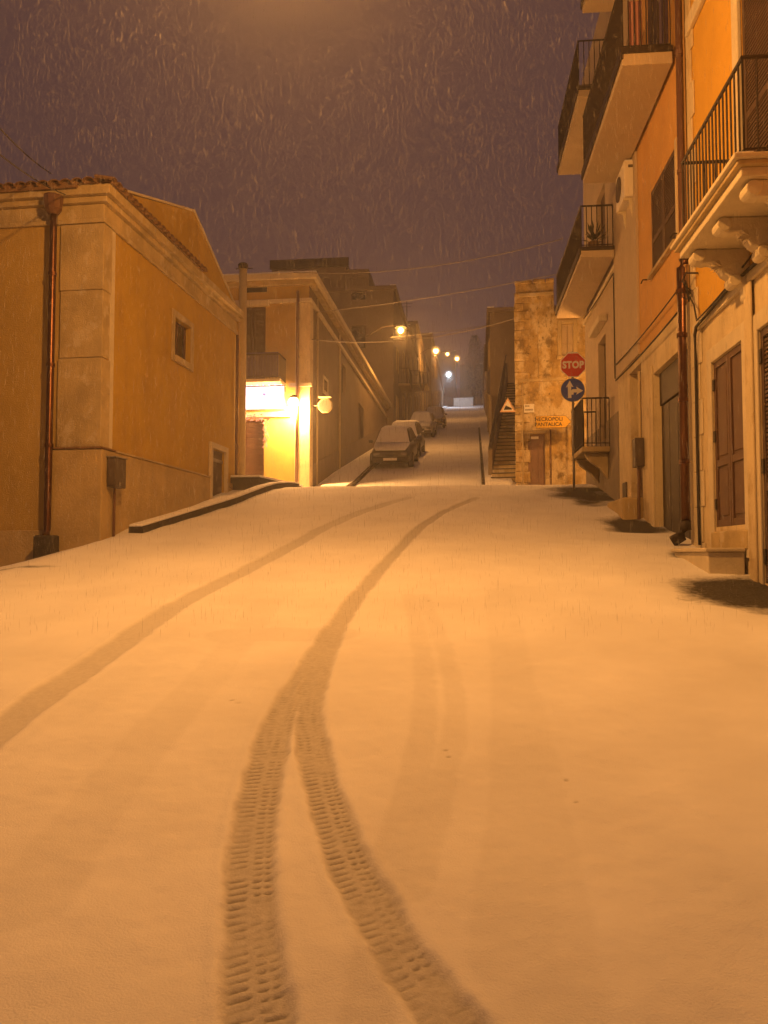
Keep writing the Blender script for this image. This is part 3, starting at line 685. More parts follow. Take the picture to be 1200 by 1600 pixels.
# ------------------------------------------------------------------ houses climbing the street
def street_house(label, x_face, depth, y0, y1, ztop, m, side, floors, shutters=True, balcony=None, steps=(), front_windows=(), group='houses climbing the far street'):
    """side=+1: stands left of the street (faces +x); side=-1: right of it (faces -x)"""
    t = Thing('street_house', label, 'house', (x_face, y0, gz(y0)), FS, group)
    xb = x_face - side * depth; zg = gz(y0) - 1
    holes, fh = [], []
    n = max(1, int((y1 - y0) / 3.2)); w = (y1 - y0) / n
    for f in range(floors):
        for i in range(n):
            yc = y0 + w * (i + .5); g = gz(yc)
            z0 = g + (.05 if f == 0 and i % 2 == 0 else 1.0) + f * 3.1; z1 = g + 2.35 + f * 3.1
            if z1 < ztop - .5: holes.append((yc-.5, yc+.5, z0, z1))
    for (xa, xb_, za, zb_) in front_windows: fh.append((xa, xb_, za, zb_))
    t.part('street_wall', MB().wall('x', x_face, -side, y0, y1, zg, ztop, holes, .22), m)
    a, b = sorted((x_face, xb))
    t.part('end_wall', MB().wall('y', y0, 1, a, b, zg, ztop, fh, .22), m)
    t.part('back_wall', MB().box(a+.01, b-.01, y1-.25, y1-.002, zg, ztop-.001), m)
    t.part('roof', MB().box(a+.02, b-.02, y0+.02, y1-.26, ztop-.3, ztop-.05), M['roof'])
    e = .18 * side
    mb = MB().box(min(x_face+.002*side, x_face+e), max(x_face+.002*side, x_face+e), y0-.12, y1, ztop-.22, ztop+.03).box(a, b-.0, y0-.12, y0-.002, ztop-.22, ztop+.03)
    t.part('cornice', mb, M['street_wall3'], bevel=.015)
    t.part('snow_cap', MB().box(min(x_face-.2*side, x_face+e*.9), max(x_face-.2*side, x_face+e*.9), y0-.1, y1, ztop+.031, ztop+.08), M['snow'])
    for (h0, h1, z0, z1) in holes:
        c = x_face - side*.12
        lf = t.part('shutter', MB().box(min(c, c+.05*side), max(c, c+.05*side), h0, (h0+h1)/2-.01, z0, z1).box(min(c, c+.05*side), max(c, c+.05*side), (h0+h1)/2+.01, h1, z0, z1), M['dark_wood'])
        t.part('surround', MB().box(min(x_face+.002*side, x_face+.05*side), max(x_face+.002*side, x_face+.05*side), h0-.12, h0, z0, z1+.12).box(min(x_face+.002*side, x_face+.05*side), max(x_face+.002*side, x_face+.05*side), h1, h1+.12, z0, z1+.12).box(min(x_face+.002*side, x_face+.049*side), max(x_face+.002*side, x_face+.049*side), h0, h1, z1, z1+.12), M['stone'], lf)
    for (xa, xb_, za, zb_) in fh:
        wd = t.part('window', MB().box(xa, xb_, y0+.14, y0+.18, za, zb_), M['dark_wood']); t.part('pane', MB().box(xa+.06, xb_-.06, y0+.13, y0+.139, za+.06, zb_-.06), M['glass'], wd)
    if balcony:
        for (ya, yb, hz) in balcony:
            z = gz((ya+yb)/2) + hz; xo = x_face + side*.75
            t.part('balcony_slab', MB().box(min(x_face+.003*side, xo), max(x_face+.003*side, xo), ya, yb, z-.12, z), M['stone'], bevel=.01)
            railing(t, [(x_face+side*.02, ya+.03), (xo-side*.03, ya+.03), (xo-side*.03, yb-.03)], z, 1.0, .16)
    for (xa, xb_, ya, yb, zt) in steps:
        t.part('roof_block', MB().box(xa, xb_, ya, yb, ztop-.04, zt), m)
    return t
XS = -4.95
y3 = YC1 + .4; z3 = on(500, 418, 'y', y3).z; zt3 = on(490, 404, 'y', y3).z
xa3 = on(424, 450, 'y', y3).x
fw = []
for f in range(3):
    for pxw in (455, 505, 560):
        xx = on(pxw, 450, 'y', y3).x; zz = z3 - 1.9 - 3.0 * f
        fw.append((xx-.45, xx+.45, zz-.2, zz+1.2))
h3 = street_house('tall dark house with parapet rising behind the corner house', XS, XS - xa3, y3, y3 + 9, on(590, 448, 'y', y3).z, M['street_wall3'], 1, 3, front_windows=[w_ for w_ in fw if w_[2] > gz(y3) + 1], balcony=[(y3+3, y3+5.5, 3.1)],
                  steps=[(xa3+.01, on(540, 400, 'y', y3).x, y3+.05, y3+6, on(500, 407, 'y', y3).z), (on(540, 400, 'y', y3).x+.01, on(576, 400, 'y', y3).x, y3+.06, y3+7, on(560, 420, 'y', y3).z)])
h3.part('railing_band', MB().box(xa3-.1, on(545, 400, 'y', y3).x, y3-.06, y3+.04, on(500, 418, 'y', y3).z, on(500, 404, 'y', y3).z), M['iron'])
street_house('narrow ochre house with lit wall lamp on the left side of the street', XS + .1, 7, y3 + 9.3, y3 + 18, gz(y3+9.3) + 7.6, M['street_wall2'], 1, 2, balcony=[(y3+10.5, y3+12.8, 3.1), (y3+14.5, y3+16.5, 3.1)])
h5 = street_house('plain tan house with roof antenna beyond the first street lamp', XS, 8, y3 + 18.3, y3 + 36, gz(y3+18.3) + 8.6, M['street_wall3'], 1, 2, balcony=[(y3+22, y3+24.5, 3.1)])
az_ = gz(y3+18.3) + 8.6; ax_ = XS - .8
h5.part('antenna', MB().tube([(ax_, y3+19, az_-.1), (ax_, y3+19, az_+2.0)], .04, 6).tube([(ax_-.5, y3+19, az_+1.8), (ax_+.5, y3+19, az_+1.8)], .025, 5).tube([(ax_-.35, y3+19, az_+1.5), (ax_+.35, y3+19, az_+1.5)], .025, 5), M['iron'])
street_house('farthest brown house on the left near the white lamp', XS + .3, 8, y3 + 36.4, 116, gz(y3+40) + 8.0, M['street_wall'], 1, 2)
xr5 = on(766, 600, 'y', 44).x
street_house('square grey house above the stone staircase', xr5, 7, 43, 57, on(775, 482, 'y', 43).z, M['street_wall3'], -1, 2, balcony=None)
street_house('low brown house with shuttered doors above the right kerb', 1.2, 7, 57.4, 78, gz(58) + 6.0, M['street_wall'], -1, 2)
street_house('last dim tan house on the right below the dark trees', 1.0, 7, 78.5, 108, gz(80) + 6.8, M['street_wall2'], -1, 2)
# top of the street
pw0, pw1 = on(709, 620, 'y', 121), on(739, 620, 'y', 121)
ww = Thing('end_wall', 'pale lit wall across the top of the street', 'wall', (pw0.x, 121, gz(121)))
ww.part('masonry', MB().box(pw0.x, pw1.x, 121, 121.4, gz(121)-1, gz(121)+1.15), M['white'])
ww.part('snow_cap', MB().box(pw0.x-.05, pw1.x+.05, 120.9, 121.45, gz(121)+1.151, gz(121)+1.24), M['snow'])
ww.part('gate', MB().box(pw0.x-3.2, pw0.x-.05, 120.7, 121.3, gz(121)-1, gz(121)+1.3), M['dark_wood'])
street_house('dim house closing the view at the top of the street', -3.2, 9, 127, 137, gz(130) + 8.5, M['street_wall3'], 1, 2, group='houses closing the top of the street', front_windows=[(-9.5, -8.3, gz(130)+1.4, gz(130)+2.8), (-6, -4.8, gz(130)+1.4, gz(130)+2.8)])
street_house('dim low house at the top of the street under the trees', 6, 8.5, 128, 138, gz(130) + 6.5, M['street_wall2'], 1, 1, group='houses closing the top of the street', front_windows=[(.6, 1.8, gz(130)+1.2, gz(130)+2.6)])

# ------------------------------------------------------------------ RIGHT ROW
XR = 3.35; PH = FR.phi
def ry(px): return on(px, 600, 'x', XR, PH).y
def rz(px, py): return on(px, py, 'x', XR, PH).z
# --- nearest: yellow house with carved balcony
Y1 = ry(1082); ZS = 4.74
h1 = Thing('balcony_house', 'yellow and cream house with carved stone balcony and brown shutter doors', 'house', (XR, Y1, gz(Y1)), FR)
dA_ = (ry(1163), ry(1114), rz(1138, 822), rz(1138, 549)); Y0 = 3.0
dB_ = (7.75, ry(1188), 1.22, rz(1192, 512))
yb0, yb1 = 7.55, ry(1172)
bd = (yb0, yb1, 5.5, 8.6)
h1.part('lower_wall', MB().wall('x', XR, 1, Y0, Y1, -.5, ZS, [dA_, dB_], .2), M['cream'])
h1.part('upper_wall', MB().wall('x', XR, 1, Y0, Y1, ZS, 12.0, [bd], .2), M['yellow'])
h1.part('end_wall', MB().box(XR+.01, XR+7, Y1-.3, Y1-.004, 0, 12), M['yellow'])
h1.part('rear_block', MB().box(XR+.6, XR+7, Y0, Y1-.31, -.5, 11.9), M['cream'])
h1.part('string_course', MB().box(XR-.05, XR-.002, Y0, Y1-.2, ZS-.07, ZS+.06), M['stone_clean'], bevel=.012)
h1.part('string_course', MB().box(XR-.07, XR-.002, Y0, Y1-.2, 9.05, 9.28), M['stone_clean'], bevel=.015)
for i in range(7):      # ground-floor quoins beside the pipe
    z0 = 1.2 + i*.5; dz = .498; ln = .42 if i % 2 else .52
    h1.part('quoin', MB().box(XR-.025, XR-.001, Y1-ln, Y1-.06, z0+.003, z0+dz), M['stone_clean'], bevel=.01)
for i in range(14):
    z0 = ZS+.07 + i*.5; ln = .30 if i % 2 else .40
    h1.part('quoin', MB().box(XR-.025, XR-.001, Y1-ln, Y1-.06, z0+.003, z0+.498), M['cream'], bevel=.01)
for d_, nm in ((dA_, 'door'), (dB_, 'door')):
    B0 = MB().box(XR-.03, XR-.001, d_[0]-.17, d_[0]-.001, d_[2]-.4, d_[3]+.2).box(XR-.03, XR-.001, d_[1]+.001, d_[1]+.17, d_[2]-.4, d_[3]+.2).box(XR-.029, XR-.001, d_[0], d_[1], d_[3]+.001, d_[3]+.2)
    h1.part('door_surround', B0, M['stone_clean'], bevel=.01)
h1.part('door_sill', MB().box(XR-.04, XR+.1, dA_[0]-.1, dA_[1]+.1, dA_[2]-.3, dA_[2]-.06), M['stone'], bevel=.02)
h1.part('pilaster', MB().box(XR-.06, XR-.032, dA_[0]-.42, dA_[0]-.2, .6, ZS-.08), M['cream'], bevel=.01)
shutter(h1, 'shutter', 'x', XR+.06, -1, dA_[0], dA_[1], dA_[2], dA_[3], M['brown_wood'], slats=False, panels=True)
for (yy, zz) in ((dA_[0]+.03, dA_[2]+.3), (dA_[0]+.03, dA_[2]+1.2), (dA_[0]+.03, dA_[3]-.3), (dA_[1]-.03, dA_[2]+.3), (dA_[1]-.03, dA_[2]+1.2), (dA_[1]-.03, dA_[3]-.3)):
    h1.part('hinge', MB().box(XR-.012, XR+.012, yy-.03, yy+.03, zz-.07, zz+.07), M['iron'])
shutter(h1, 'shutter', 'x', XR+.06, -1, dB_[0], dB_[1], dB_[2], dB_[3], M['dark_wood'], leaves=2)
for zz in (dB_[2]+.3, dB_[2]+1.3, dB_[3]-.3): h1.part('hinge', MB().box(XR-.012, XR+.012, dB_[1]-.06, dB_[1], zz-.08, zz+.08), M['iron'])
shutter(h1, 'balcony_shutter', 'x', XR+.05, -1, bd[0], bd[1], bd[2], bd[3], M['dark_wood'], leaves=2)
h1.part('balcony_door_surround', MB().box(XR-.06, XR-.001, bd[1]+.001, bd[1]+.2, bd[2], bd[3]+.25).box(XR-.06, XR-.001, bd[0]-.2, bd[0]-.001, bd[2], bd[3]+.25).box(XR-.059, XR-.001, bd[0], bd[1], bd[3]+.001, bd[3]+.25), M['stone_clean'], bevel=.015)
h1.part('hood_mould', MB().box(XR-.3, XR-.003, bd[0]-.3, bd[1]+.35, bd[3]+.26, bd[3]+.42), M['stone_clean'], bevel=.03)
# balcony
XB = on(1158, 268, 'y', 7.75, PH).x; YB0 = 7.75; YB1 = on(1062, 402, 'x', XB, PH).y; ZB = on(1158, 272, 'y', YB0, PH).z
for z0, z1, e, m in ((ZB-.02, ZB+.07, .0, 'stone_clean'), (ZB+.071, ZB+.12, .05, 'stone'), (ZB+.121, ZB+.17, .09, 'stone_clean')):
    h1.part('balcony_slab', MB().box(XB-e, XR-.002, YB0-e, YB1+e, z0, z1), M[m], bevel=.012)
h1.part('snow_cap', MB().box(XB-.06, XB+.1, YB0-.06, YB1+.06, ZB+.171, ZB+.19), M['snow'], bevel=.005)
def corbel(y, w=.17):
    """carved scroll bracket: S-profile extruded, with a volute and a leaf"""
    pr = [(0, 0), (.70, 0), (.74, -.07), (.70, -.15), (.60, -.17), (.50, -.16), (.42, -.20), (.34, -.30), (.24, -.36), (.16, -.38), (.10, -.46), (.08, -.58), (0, -.64)]
    s_ = (XR - XB) / .82
    o = h1.part('corbel', MB().prism([(XR-.001-a*s_, y-w/2, ZB-.021+b) for a, b in pr], (0, w, 0)), M['stone_clean'], bevel=.018)
    h1.part('volute', MB().tube([(XR-.66*s_, y-w/2-.02, ZB-.10), (XR-.66*s_, y+w/2+.02, ZB-.10)], .075, 12), M['stone_clean'], o, bevel=.01)
    h1.part('volute', MB().tube([(XR-.20*s_, y-w/2-.02, ZB-.40), (XR-.20*s_, y+w/2+.02, ZB-.40)], .07, 12), M['stone_clean'], o, bevel=.01)
    lf = MB()
    for i in range(5):
        a = -.9 + i*.45; lf.add([(XR-.40*s_, y-w/2-.004, ZB-.16), (XR-(.40+.16*math.cos(a-.5))*s_, y-w/2-.03, ZB-.2+.12*math.sin(a-.9)), (XR-(.36+.2*math.cos(a))*s_, y-w/2-.045, ZB-.22+.14*math.sin(a-.6)), (XR-.36*s_, y-w/2-.01, ZB-.24)], [(0, 1, 2, 3)])
    h1.part('carved_leaf', lf, M['stone_clean'], o)
for yy in (YB0+.16, (YB0+YB1)/2 - .05, YB1-.22): corbel(yy)
railing(h1, [(XR-.03, YB0+.02), (XB+.04, YB0+.02), (XB+.04, YB1-.04), (XR-.03, YB1-.04)], ZB+.17, on(1158, 88, 'y', YB0, PH).z - ZB - .17, .115, .010)
# step
st = Thing('door_step', 'pale stone doorstep with moulded edge below the brown panelled door', 'step', (XR, (dA_[0]+dA_[1])/2, gz(10.5)), FR)
s0, s1 = dA_[0]-.05, dA_[1]+.35; zs_ = on(1110, 856, 'x', XR-.4, PH).z
st.part('block', MB().box(XR-.46, XR-.045, s0+.03, s1-.03, gz(s0)-.5, zs_-.05), M['stone_clean'], bevel=.012)
st.part('tread', MB().box(XR-.50, XR-.041, s0, s1, zs_-.049, zs_), M['stone_clean'], bevel=.015)
# pipes at the party wall
yp = Y1 + .02
pl_ = Thing('downpipe', 'shiny copper downpipe with cast foot between the yellow and orange houses', 'downpipe', (XR-.1, yp, gz(yp)), FR)
ztop_ = rz(1075, 422); zbot = rz(1075, 836)
downpipe(pl_, [(XR-.03, yp, ztop_+.12), (XR-.11, yp, ztop_+.10), (XR-.13, yp, ztop_), (XR-.13, yp, zbot+.06)], .062, M['copper'], 'pipe', [(XR-.13, yp, z) for z in (zbot+1.05, zbot+1.95, zbot+2.9, ztop_-.35)])
pl_.part('pipe_foot', MB().tube([(XR-.13, yp, zbot+.2), (XR-.13, yp, zbot+.08), (XR-.17, yp+.03, zbot-.02), (XR-.30, yp+.08, zbot-.10)], [.075, .08, .08, .085], 10), M['iron'], smooth=True)
up = Thing('downpipe', 'dark brown upper downpipe running past the balcony', 'downpipe', (XR-.07, Y1+.1, ztop_+.1), FR)
downpipe(up, [(XR-.075, Y1+.1, 12.2), (XR-.075, Y1+.1, ztop_+.3), (XR-.06, Y1+.04, ztop_+.12)], .05, M['pipe'], 'pipe', [(XR-.075, Y1+.1, z) for z in (7.2, 9.0, 10.8)])

# --- orange house
Y2 = ry(966)
h2 = Thing('orange_house', 'orange plastered house with wide garage door, louvred window and top balcony', 'house', (XR, Y2, gz(Y2)), FR)
gA = (Y1+.22, ry(1021), 1.4, rz(1045, 562)); nA = (ry(1002), ry(984), 1.8, rz(994, 574)); lw = (ry(1064), ry(1024), rz(1045, 396), rz(1045, 252))
h2.part('lower_wall', MB().wall('x', XR, 1, Y1+.002, Y2, .2, 5.25, [gA, nA], .25), M['cream'])
h2.part('upper_wall', MB().wall('x', XR-.02, 1, Y1+.002, ry(1003), 5.25, 13.2, [lw], .25), M['orange'])
h2.part('pilaster', MB().box(XR-.06, XR+.02, ry(1003)+.001, Y2, 5.25, 13.2), M['white_wall'])
h2.part('rear_block', MB().box(XR+.5, XR+7, Y1+.01, Y2-.01, .2, 13.1), M['orange'])
gd = h2.part('garage_door', MB().box(XR+.16, XR+.2, gA[0], gA[1], gA[2], gA[3]), M['garage'])
n_ = 4; w_ = (gA[1]-gA[0]) / n_
for i in range(n_):
    h2.part('door_panel', MB().box(XR+.125, XR+.159, gA[0]+i*w_+.012, gA[0]+(i+1)*w_-.012, gA[2], gA[3]-.58), M['garage'], gd, bevel=.006)
h2.part('door_header', MB().box(XR+.10, XR+.159, gA[0], gA[1], gA[3]-.56, gA[3]-.001), M['garage'], gd, bevel=.01)
h2.part('niche_door', MB().box(XR+.17, XR+.21, nA[0], nA[1], nA[2], nA[3]), M['brown_wood'])
h2.part('garage_jamb', MB().box(XR-.03, XR-.001, gA[1]+.001, gA[1]+.25, .5, gA[3]+.15), M['cream'], bevel=.01)
shutter(h2, 'shutter', 'x', XR+.03, -1, *lw, M['dark_wood'], leaves=2)
h2.part('window_sill', MB().box(XR-.1, XR-.021, lw[0]-.06, lw[1]+.06, lw[2]-.06, lw[2]-.001), M['stone'], bevel=.01)
h2.part('window_surround', MB().box(XR-.035, XR-.021, lw[0]-.11, lw[0]-.001, lw[2], lw[3]+.1), M['cream'])
for px, py in ((1016, 433), (1066, 358)):
    yy, zz = ry(px), rz(px, py); h2.part('shutter_catch', MB().tube([(XR-.02, yy, zz), (XR-.1, yy, zz), (XR-.12, yy+.04, zz-.05), (XR-.10, yy+.07, zz)], .013, 6), M['iron'])
def big_balcony(t, y0, y1, xo, z0, th, mslab, rail_h=1.0, gap=.1, name='balcony_slab'):
    t.part(name, MB().box(xo, XR-.07, y0, y1, z0, z0+th), mslab, bevel=.012)
    t.part('drip_edge', MB().box(xo-.03, xo-.001, y0-.03, y1+.03, z0+th*.4, z0+th+.03).box(xo, XR-.07, y0-.03, y0-.001, z0+th*.75, z0+th+.03), M['iron'])
    t.part('snow_cap', MB().box(xo+.0, xo+.2, y0, y1, z0+th+.001, z0+th+.03), M['snow'])
    if rail_h: railing(t, [(XR-.09, y0+.03), (xo+.02, y0+.03), (xo+.02, y1-.03), (XR-.09, y1-.03)], z0+th, rail_h, gap, .011)
ZT = on(1015, 100, 'y', 12.5, PH).z; xo = on(972, 90, 'y', 12.5, PH).x
big_balcony(h2, 12.5, on(911, 288, 'x', xo, PH).y, xo, ZT, .24, M['white_wall'], 1.15, .085)
big_balcony(h2, 12.5, 16.7, xo + .05, on(930, 20, 'y', 16.7, PH).z, .25, M['white_wall'], 0)
# top balcony door
tb = (13.0, 14.1)
h2.part('balcony_door', MB().box(XR-.06, XR-.025, tb[0], tb[1], ZT+.25, ZT+2.5), M['dark_wood'])
h2.part('balcony_door', MB().box(XR-.06, XR-.025, 15.0, 15.9, ZT+.25, ZT+2.5), M['brown_wood'])
# air conditioner
ya, yb_ = ry(1001)+.10, ry(1001)+.92; za_ = on(985, 306, 'y', ya, PH).z; zb_ = on(985, 250, 'y', ya, PH).z
ac = Thing('air_conditioner', 'off white air conditioner unit on wall brackets under the top balcony', 'air conditioner', (XR-.06, ya, za_), FR)
xa_ = on(975, 280, 'y', ya, PH).x; xb2 = xa_ + .30
bod = ac.part('casing', MB().box(xa_, xb2, ya, yb_, za_, zb_), M['ac'], bevel=.025)
ac.part('side_grip', MB().box(xa_+.08, xa_+.2, ya-.012, ya-.001, zb_-.14, zb_-.09), M['box_grey'], bod)
ac.part('fan_guard', MB().tube([(xa_-.02, (ya+yb_)/2+.1, (za_+zb_)/2), (xa_-.001, (ya+yb_)/2+.1, (za_+zb_)/2)], .24, 20), M['box_grey'], bod)
ac.part('snow_cap', MB().box(xa_+.02, xb2-.02, ya+.02, yb_-.02, zb_+.001, zb_+.02), M['snow'], bevel=.006)
for yy in (ya+.08, yb_-.12): ac.part('bracket', MB().box(xa_, XR-.061, yy, yy+.04, za_-.045, za_-.002).prism([(xa_+.1, yy, za_-.046), (XR-.061, yy, za_-.046), (XR-.061, yy, za_-.38)], (0, .03, 0)), M['stone_clean'])
ac.part('pipework', MB().tube([(xb2-.02, ya+.1, za_+.35), (xb2+.10, ya+.06, za_+.25), (xb2+.13, ya+.05, za_-.05)], .022, 8), M['box_grey'], bod)
# meter box with conduit, vent, low block
ym = ry(1003)
mz0, mz1 = rz(1003, 731), rz(1003, 686)
m2 = Thing('meter_box', 'narrow dark utility box with pale conduit above beside the garage door', 'meter box', (XR-.1, ym, gz(ym)), FR)
bb = m2.part('box', MB().box(XR-.17, XR-.002, ym-.13, ym+.13, mz0, mz1), M['box_grey'], bevel=.012)
m2.part('lid', MB().box(XR-.15, XR-.02, ym-.142, ym-.131, mz0+.03, mz1-.03), M['box_grey'], bb)
m2.part('conduit', MB().tube([(XR-.05, ym, mz1), (XR-.05, ym, rz(1003, 580))], .022, 8), M['pvc'])
m2.part('lower_pipe', MB().tube([(XR-.09, ym, mz0), (XR-.09, ym, gz(ym)-.1)], .03, 8), M['pipe'])
yv = ry(973)
solo('wall_vent', MB().box(XR-.03, XR-.001, yv-.3, yv+.05, rz(973, 780), rz(973, 756)), M['box_grey'], 'small dark vent plate low on the wall near the stop sign', 'vent', (XR, yv, rz(973, 770)), FR)
yk = ry(990)
solo('doorstep_block', MB().box(XR-.38, XR-.003, yk-.7, yk+.9, gz(yk)-.5, gz(yk)+.26), M['plinth'], 'worn rendered threshold block at the niche doorway', 'step', (XR, yk, gz(yk)), FR, bevel=.04)
# laundry hung on the top balcony
for i, (yy, m, w, lab) in enumerate(((13.2, 'cloth_pink', .22, 'faded pink cloth hung inside the top balcony railing'), (12.9, 'cloth_blue', .26, 'violet cloth hung inside the top balcony railing'))):
    mb = MB(); n = 8; x0 = xo + .25 + i*.42
    for q in range(n + 1):
        xx = x0 + w*q/n; dy = .03*math.sin(q*1.7+i)
        mb.v += [(xx, yy+dy, ZT+.30), (xx, yy+dy*.3, ZT+1.5)]
    mb.f += [(2*q, 2*q+2, 2*q+3, 2*q+1) for q in range(n)]
    o = solo('hung_cloth', mb, MATS[{'cloth_pink': 'faded_pink_cloth', 'cloth_blue': 'violet_blue_cloth'}[m]], lab, 'cloth', (x0, yy, ZT+.3), FR)
    md = o.modifiers.new('s', 'SOLIDIFY'); md.thickness = .006

# --- pale house behind the stop sign
Y3 = ry(914)
h3r = Thing('pale_house', 'pale plastered house with grey dado and two upper balconies behind the stop sign', 'house', (XR, Y3, gz(Y3)), FR)
xf = XR + .02
zdd = rz(955, 652); dr = (ry(946), ry(934), rz(940, 690), rz(940, 528))
ud = (18.9, 20.0, 8.15, 10.2)
h3r.part('lower_wall', MB().wall('x', xf, 1, Y2+.002, Y3, 1.5, 7.6, [dr], .22), M['white_wall'])
h3r.part('upper_wall', MB().wall('x', xf, 1, Y2+.002, Y3, 7.6, 14.5, [ud], .2), M['white_wall'])
h3r.part('end_wall', MB().box(xf+.001, XR+7, Y3-.3, Y3+.001, 1.5, 14.5), M['white_wall'])
h3r.part('rear_block', MB().box(xf+.5, XR+7, Y2+.01, Y3-.31, 1.5, 14.4), M['white_wall'])
h3r.part('dado', MB().box(xf-.022, xf-.001, Y2+.05, dr[0]-.001, 1.6, zdd).box(xf-.022, xf-.001, dr[1]+.001, Y3, 1.6, zdd).box(xf-.021, xf-.001, dr[0], dr[1], 1.6, dr[2]-.01), M['grey_dado'])
h3r.part('door', MB().box(xf+.15, xf+.2, dr[0], dr[1], dr[2], dr[3]), M['dark_wood'])
h3r.part('door_hood', MB().box(xf-.2, xf-.001, dr[0]-.25, dr[1]+.25, dr[3]+.22, dr[3]+.38), M['stone_clean'], bevel=.03)
h3r.part('shutter', MB().box(xf+.1, xf+.15, ud[0], ud[1], ud[2], ud[3]), M['dark_wood'])
h3r.part('string_course', MB().box(xf-.06, xf-.001, Y2+.05, Y3, rz(930, 560)+1.3, rz(930, 560)+1.4), M['stone_clean'], bevel=.01)
zl = on(935, 402, 'y', Y2, PH).z; xl = on(906, 402, 'y', Y2, PH).x
big_balcony(h3r, Y2-.15, on(869, 478, 'x', xl, PH).y, xl, zl-.05, .2, M['white_wall'], on(906, 326, 'y', Y2, PH).z - zl - .15, .10)
zu = on(872, 274, 'y', 21.8, PH).z
big_balcony(h3r, 18.0, 21.8, on(872, 274, 'y', 21.8, PH).x, zu, .2, M['white_wall'], 1.1, .10)
# potted plant on that balcony
pp = Thing('potted_plant', 'leafy pot plant standing on the lower balcony above the stop sign', 'plant', (XR-.45, Y2+.15, zl+.15), FR)
pp.part('pot', MB().tube([(XR-.45, Y2+.15, zl+.152), (XR-.45, Y2+.15, zl+.38)], [.09, .13], 10), M['tile'])
lf = MB(); g_ = random.Random(4)
for i in range(60):
    a, e, l = g_.uniform(0, 6.28), g_.uniform(.2, 1.4), g_.uniform(.15, .5)
    c = Vector((XR-.45, Y2+.15, zl+.38)); d = Vector((math.cos(a)*math.cos(e), math.sin(a)*math.cos(e), math.sin(e))) * l; s = Vector((-math.sin(a), math.cos(a), 0)) * .03
    lf.add([c+d*.4, c+d*.7+s, c+d, c+d*.7-s], [(0, 1, 2, 3)])
pp.part('foliage', lf, M['leaf'])
# little raised balcony by the ground-floor door
zq0 = on(925, 706, 'x', XR-.4, PH).z; ye0, ye1 = dr[0]-.5, dr[1]+.35; xe = XR-.62
h3r.part('entrance_slab', MB().box(xe, xf-.023, ye0, ye1, zq0, zq0+.12), M['stone'], bevel=.02)
for yy in (ye0+.25, ye1-.4): h3r.part('corbel', MB().prism([(xf-.023, yy, zq0-.001), (xe+.08, yy, zq0-.001), (xe+.16, yy, zq0-.15), (xf-.2, yy, zq0-.36), (xf-.023, yy, zq0-.6)], (0, .16, 0)), M['stone'], bevel=.02)
railing(h3r, [(xf-.03, ye0+.03), (xe+.03, ye0+.03), (xe+.03, ye1-.03), (xf-.03, ye1-.03)], zq0+.12, 1.1, .085, .011)
# cables strung along the right row
def cable(label, pts, r=.016, frame=FR, m='cable', name='cable', cat='cable'):
    return solo(name, MB().tube(pts, r, 6), M[m], label, cat, pts[0], frame, smooth=True)
cable('thick black cable along the string course then down beside the quoins', [(XR-.09, Y0+.5, ZS+.02), (XR-.10, 8, ZS-.02), (XR-.09, 10, ZS+.04), (XR-.09, Y1-.55, ZS-.05), (XR-.08, Y1-.45, ZS-.14), (XR-.06, Y1-.40, ZS-.5), (XR-.055, Y1-.37, 3.2), (XR-.05, Y1-.36, 2.0), (XR-.05, Y1-.38, gz(Y1)+.03)], .022)
cable('thin cable looping above the string course to the downpipe bracket', sag((XR-.08, 8.2, ZS+.32), (XR-.10, Y1-.62, ZS+.02), .07, 8) + sag((XR-.10, Y1-.5, ZS+.28), (XR-.1, Y1-.1, ZS+.75), .05, 5), .012)
cable('upper slack cable sagging across the orange wall', sag((XR-.10, Y1+.15, rz(1067, 455)), (XR-.08, Y2-.1, rz(972, 565)), .05), .012)
cable('lower slack cable sagging across the orange wall', sag((XR-.12, Y1+.15, rz(1067, 492)), (XR-.08, Y2-.15, rz(974, 588)), .04), .015)
cable('vertical cable down the edge of the pale house', [(XR-.08, Y2-.06, rz(968, 420)), (XR-.075, Y2-.06, rz(968, 590))], .013)
cable('cable running below the lower balcony of the pale house', sag((XR-.08, Y2-.06, rz(968, 420)), (XR-.05, Y3-.3, rz(914, 500)), .05), .014)
ins = Thing('cable_bracket', 'iron cable bracket with coiled wires at the top of the copper pipe', 'bracket', (XR-.05, Y1-.35, ZS+.55), FR)
ins.part('arm', MB().tube([(XR-.01, Y1-.42, ZS+.75), (XR-.16, Y1-.35, ZS+.78), (XR-.16, Y1-.15, ZS+.72)], .014, 6), M['iron'])
ins.part('coil', MB().tube([(XR-.12+.05*math.cos(a*.7), Y1-.25+.09*math.sin(a*.9), ZS+.55+.13*math.sin(a*.55)) for a in range(24)], .008, 5), M['cable'])

# ------------------------------------------------------------------ OLD PEELING BUILDING AND STAIRCASE
PO = FO.phi; YO = 26.0
def ox(px): return on(px, 650, 'y', YO, PO).x
def oz(px, py): return on(px, py, 'y', YO, PO).z
XO = ox(807); XM = ox(867); XE = ox(960)
zlo = oz(880, 486); zhi = oz(836, 443)
ob = Thing('old_building', 'crumbling ochre stone building with patched plaster and closed steel door', 'building', (XO, YO, gz(YO)), FO)
od = (ox(819), ox(851), 3.0, oz(835, 678)); ow = (ox(879), ox(897), oz(888, 556), oz(888, 506))
ob.part('front_wall', MB().wall('y', YO, 1, XO, XM, 2.8, zhi, [od], .2), M['ruin'])
ob.part('front_wall', MB().wall('y', YO, 1, XM, XE, 2.8, zlo, [ow], .2), M['ruin'])
ob.part('side_wall', MB().box(XO+.001, XO+.35, YO+.001, YO+3.4, 2.8, zhi-.01), M['ruin'])
ob.part('tower_return', MB().box(XM-.3, XM-.002, YO+.001, YO+3.4, 4, zhi-.012), M['ruin'])
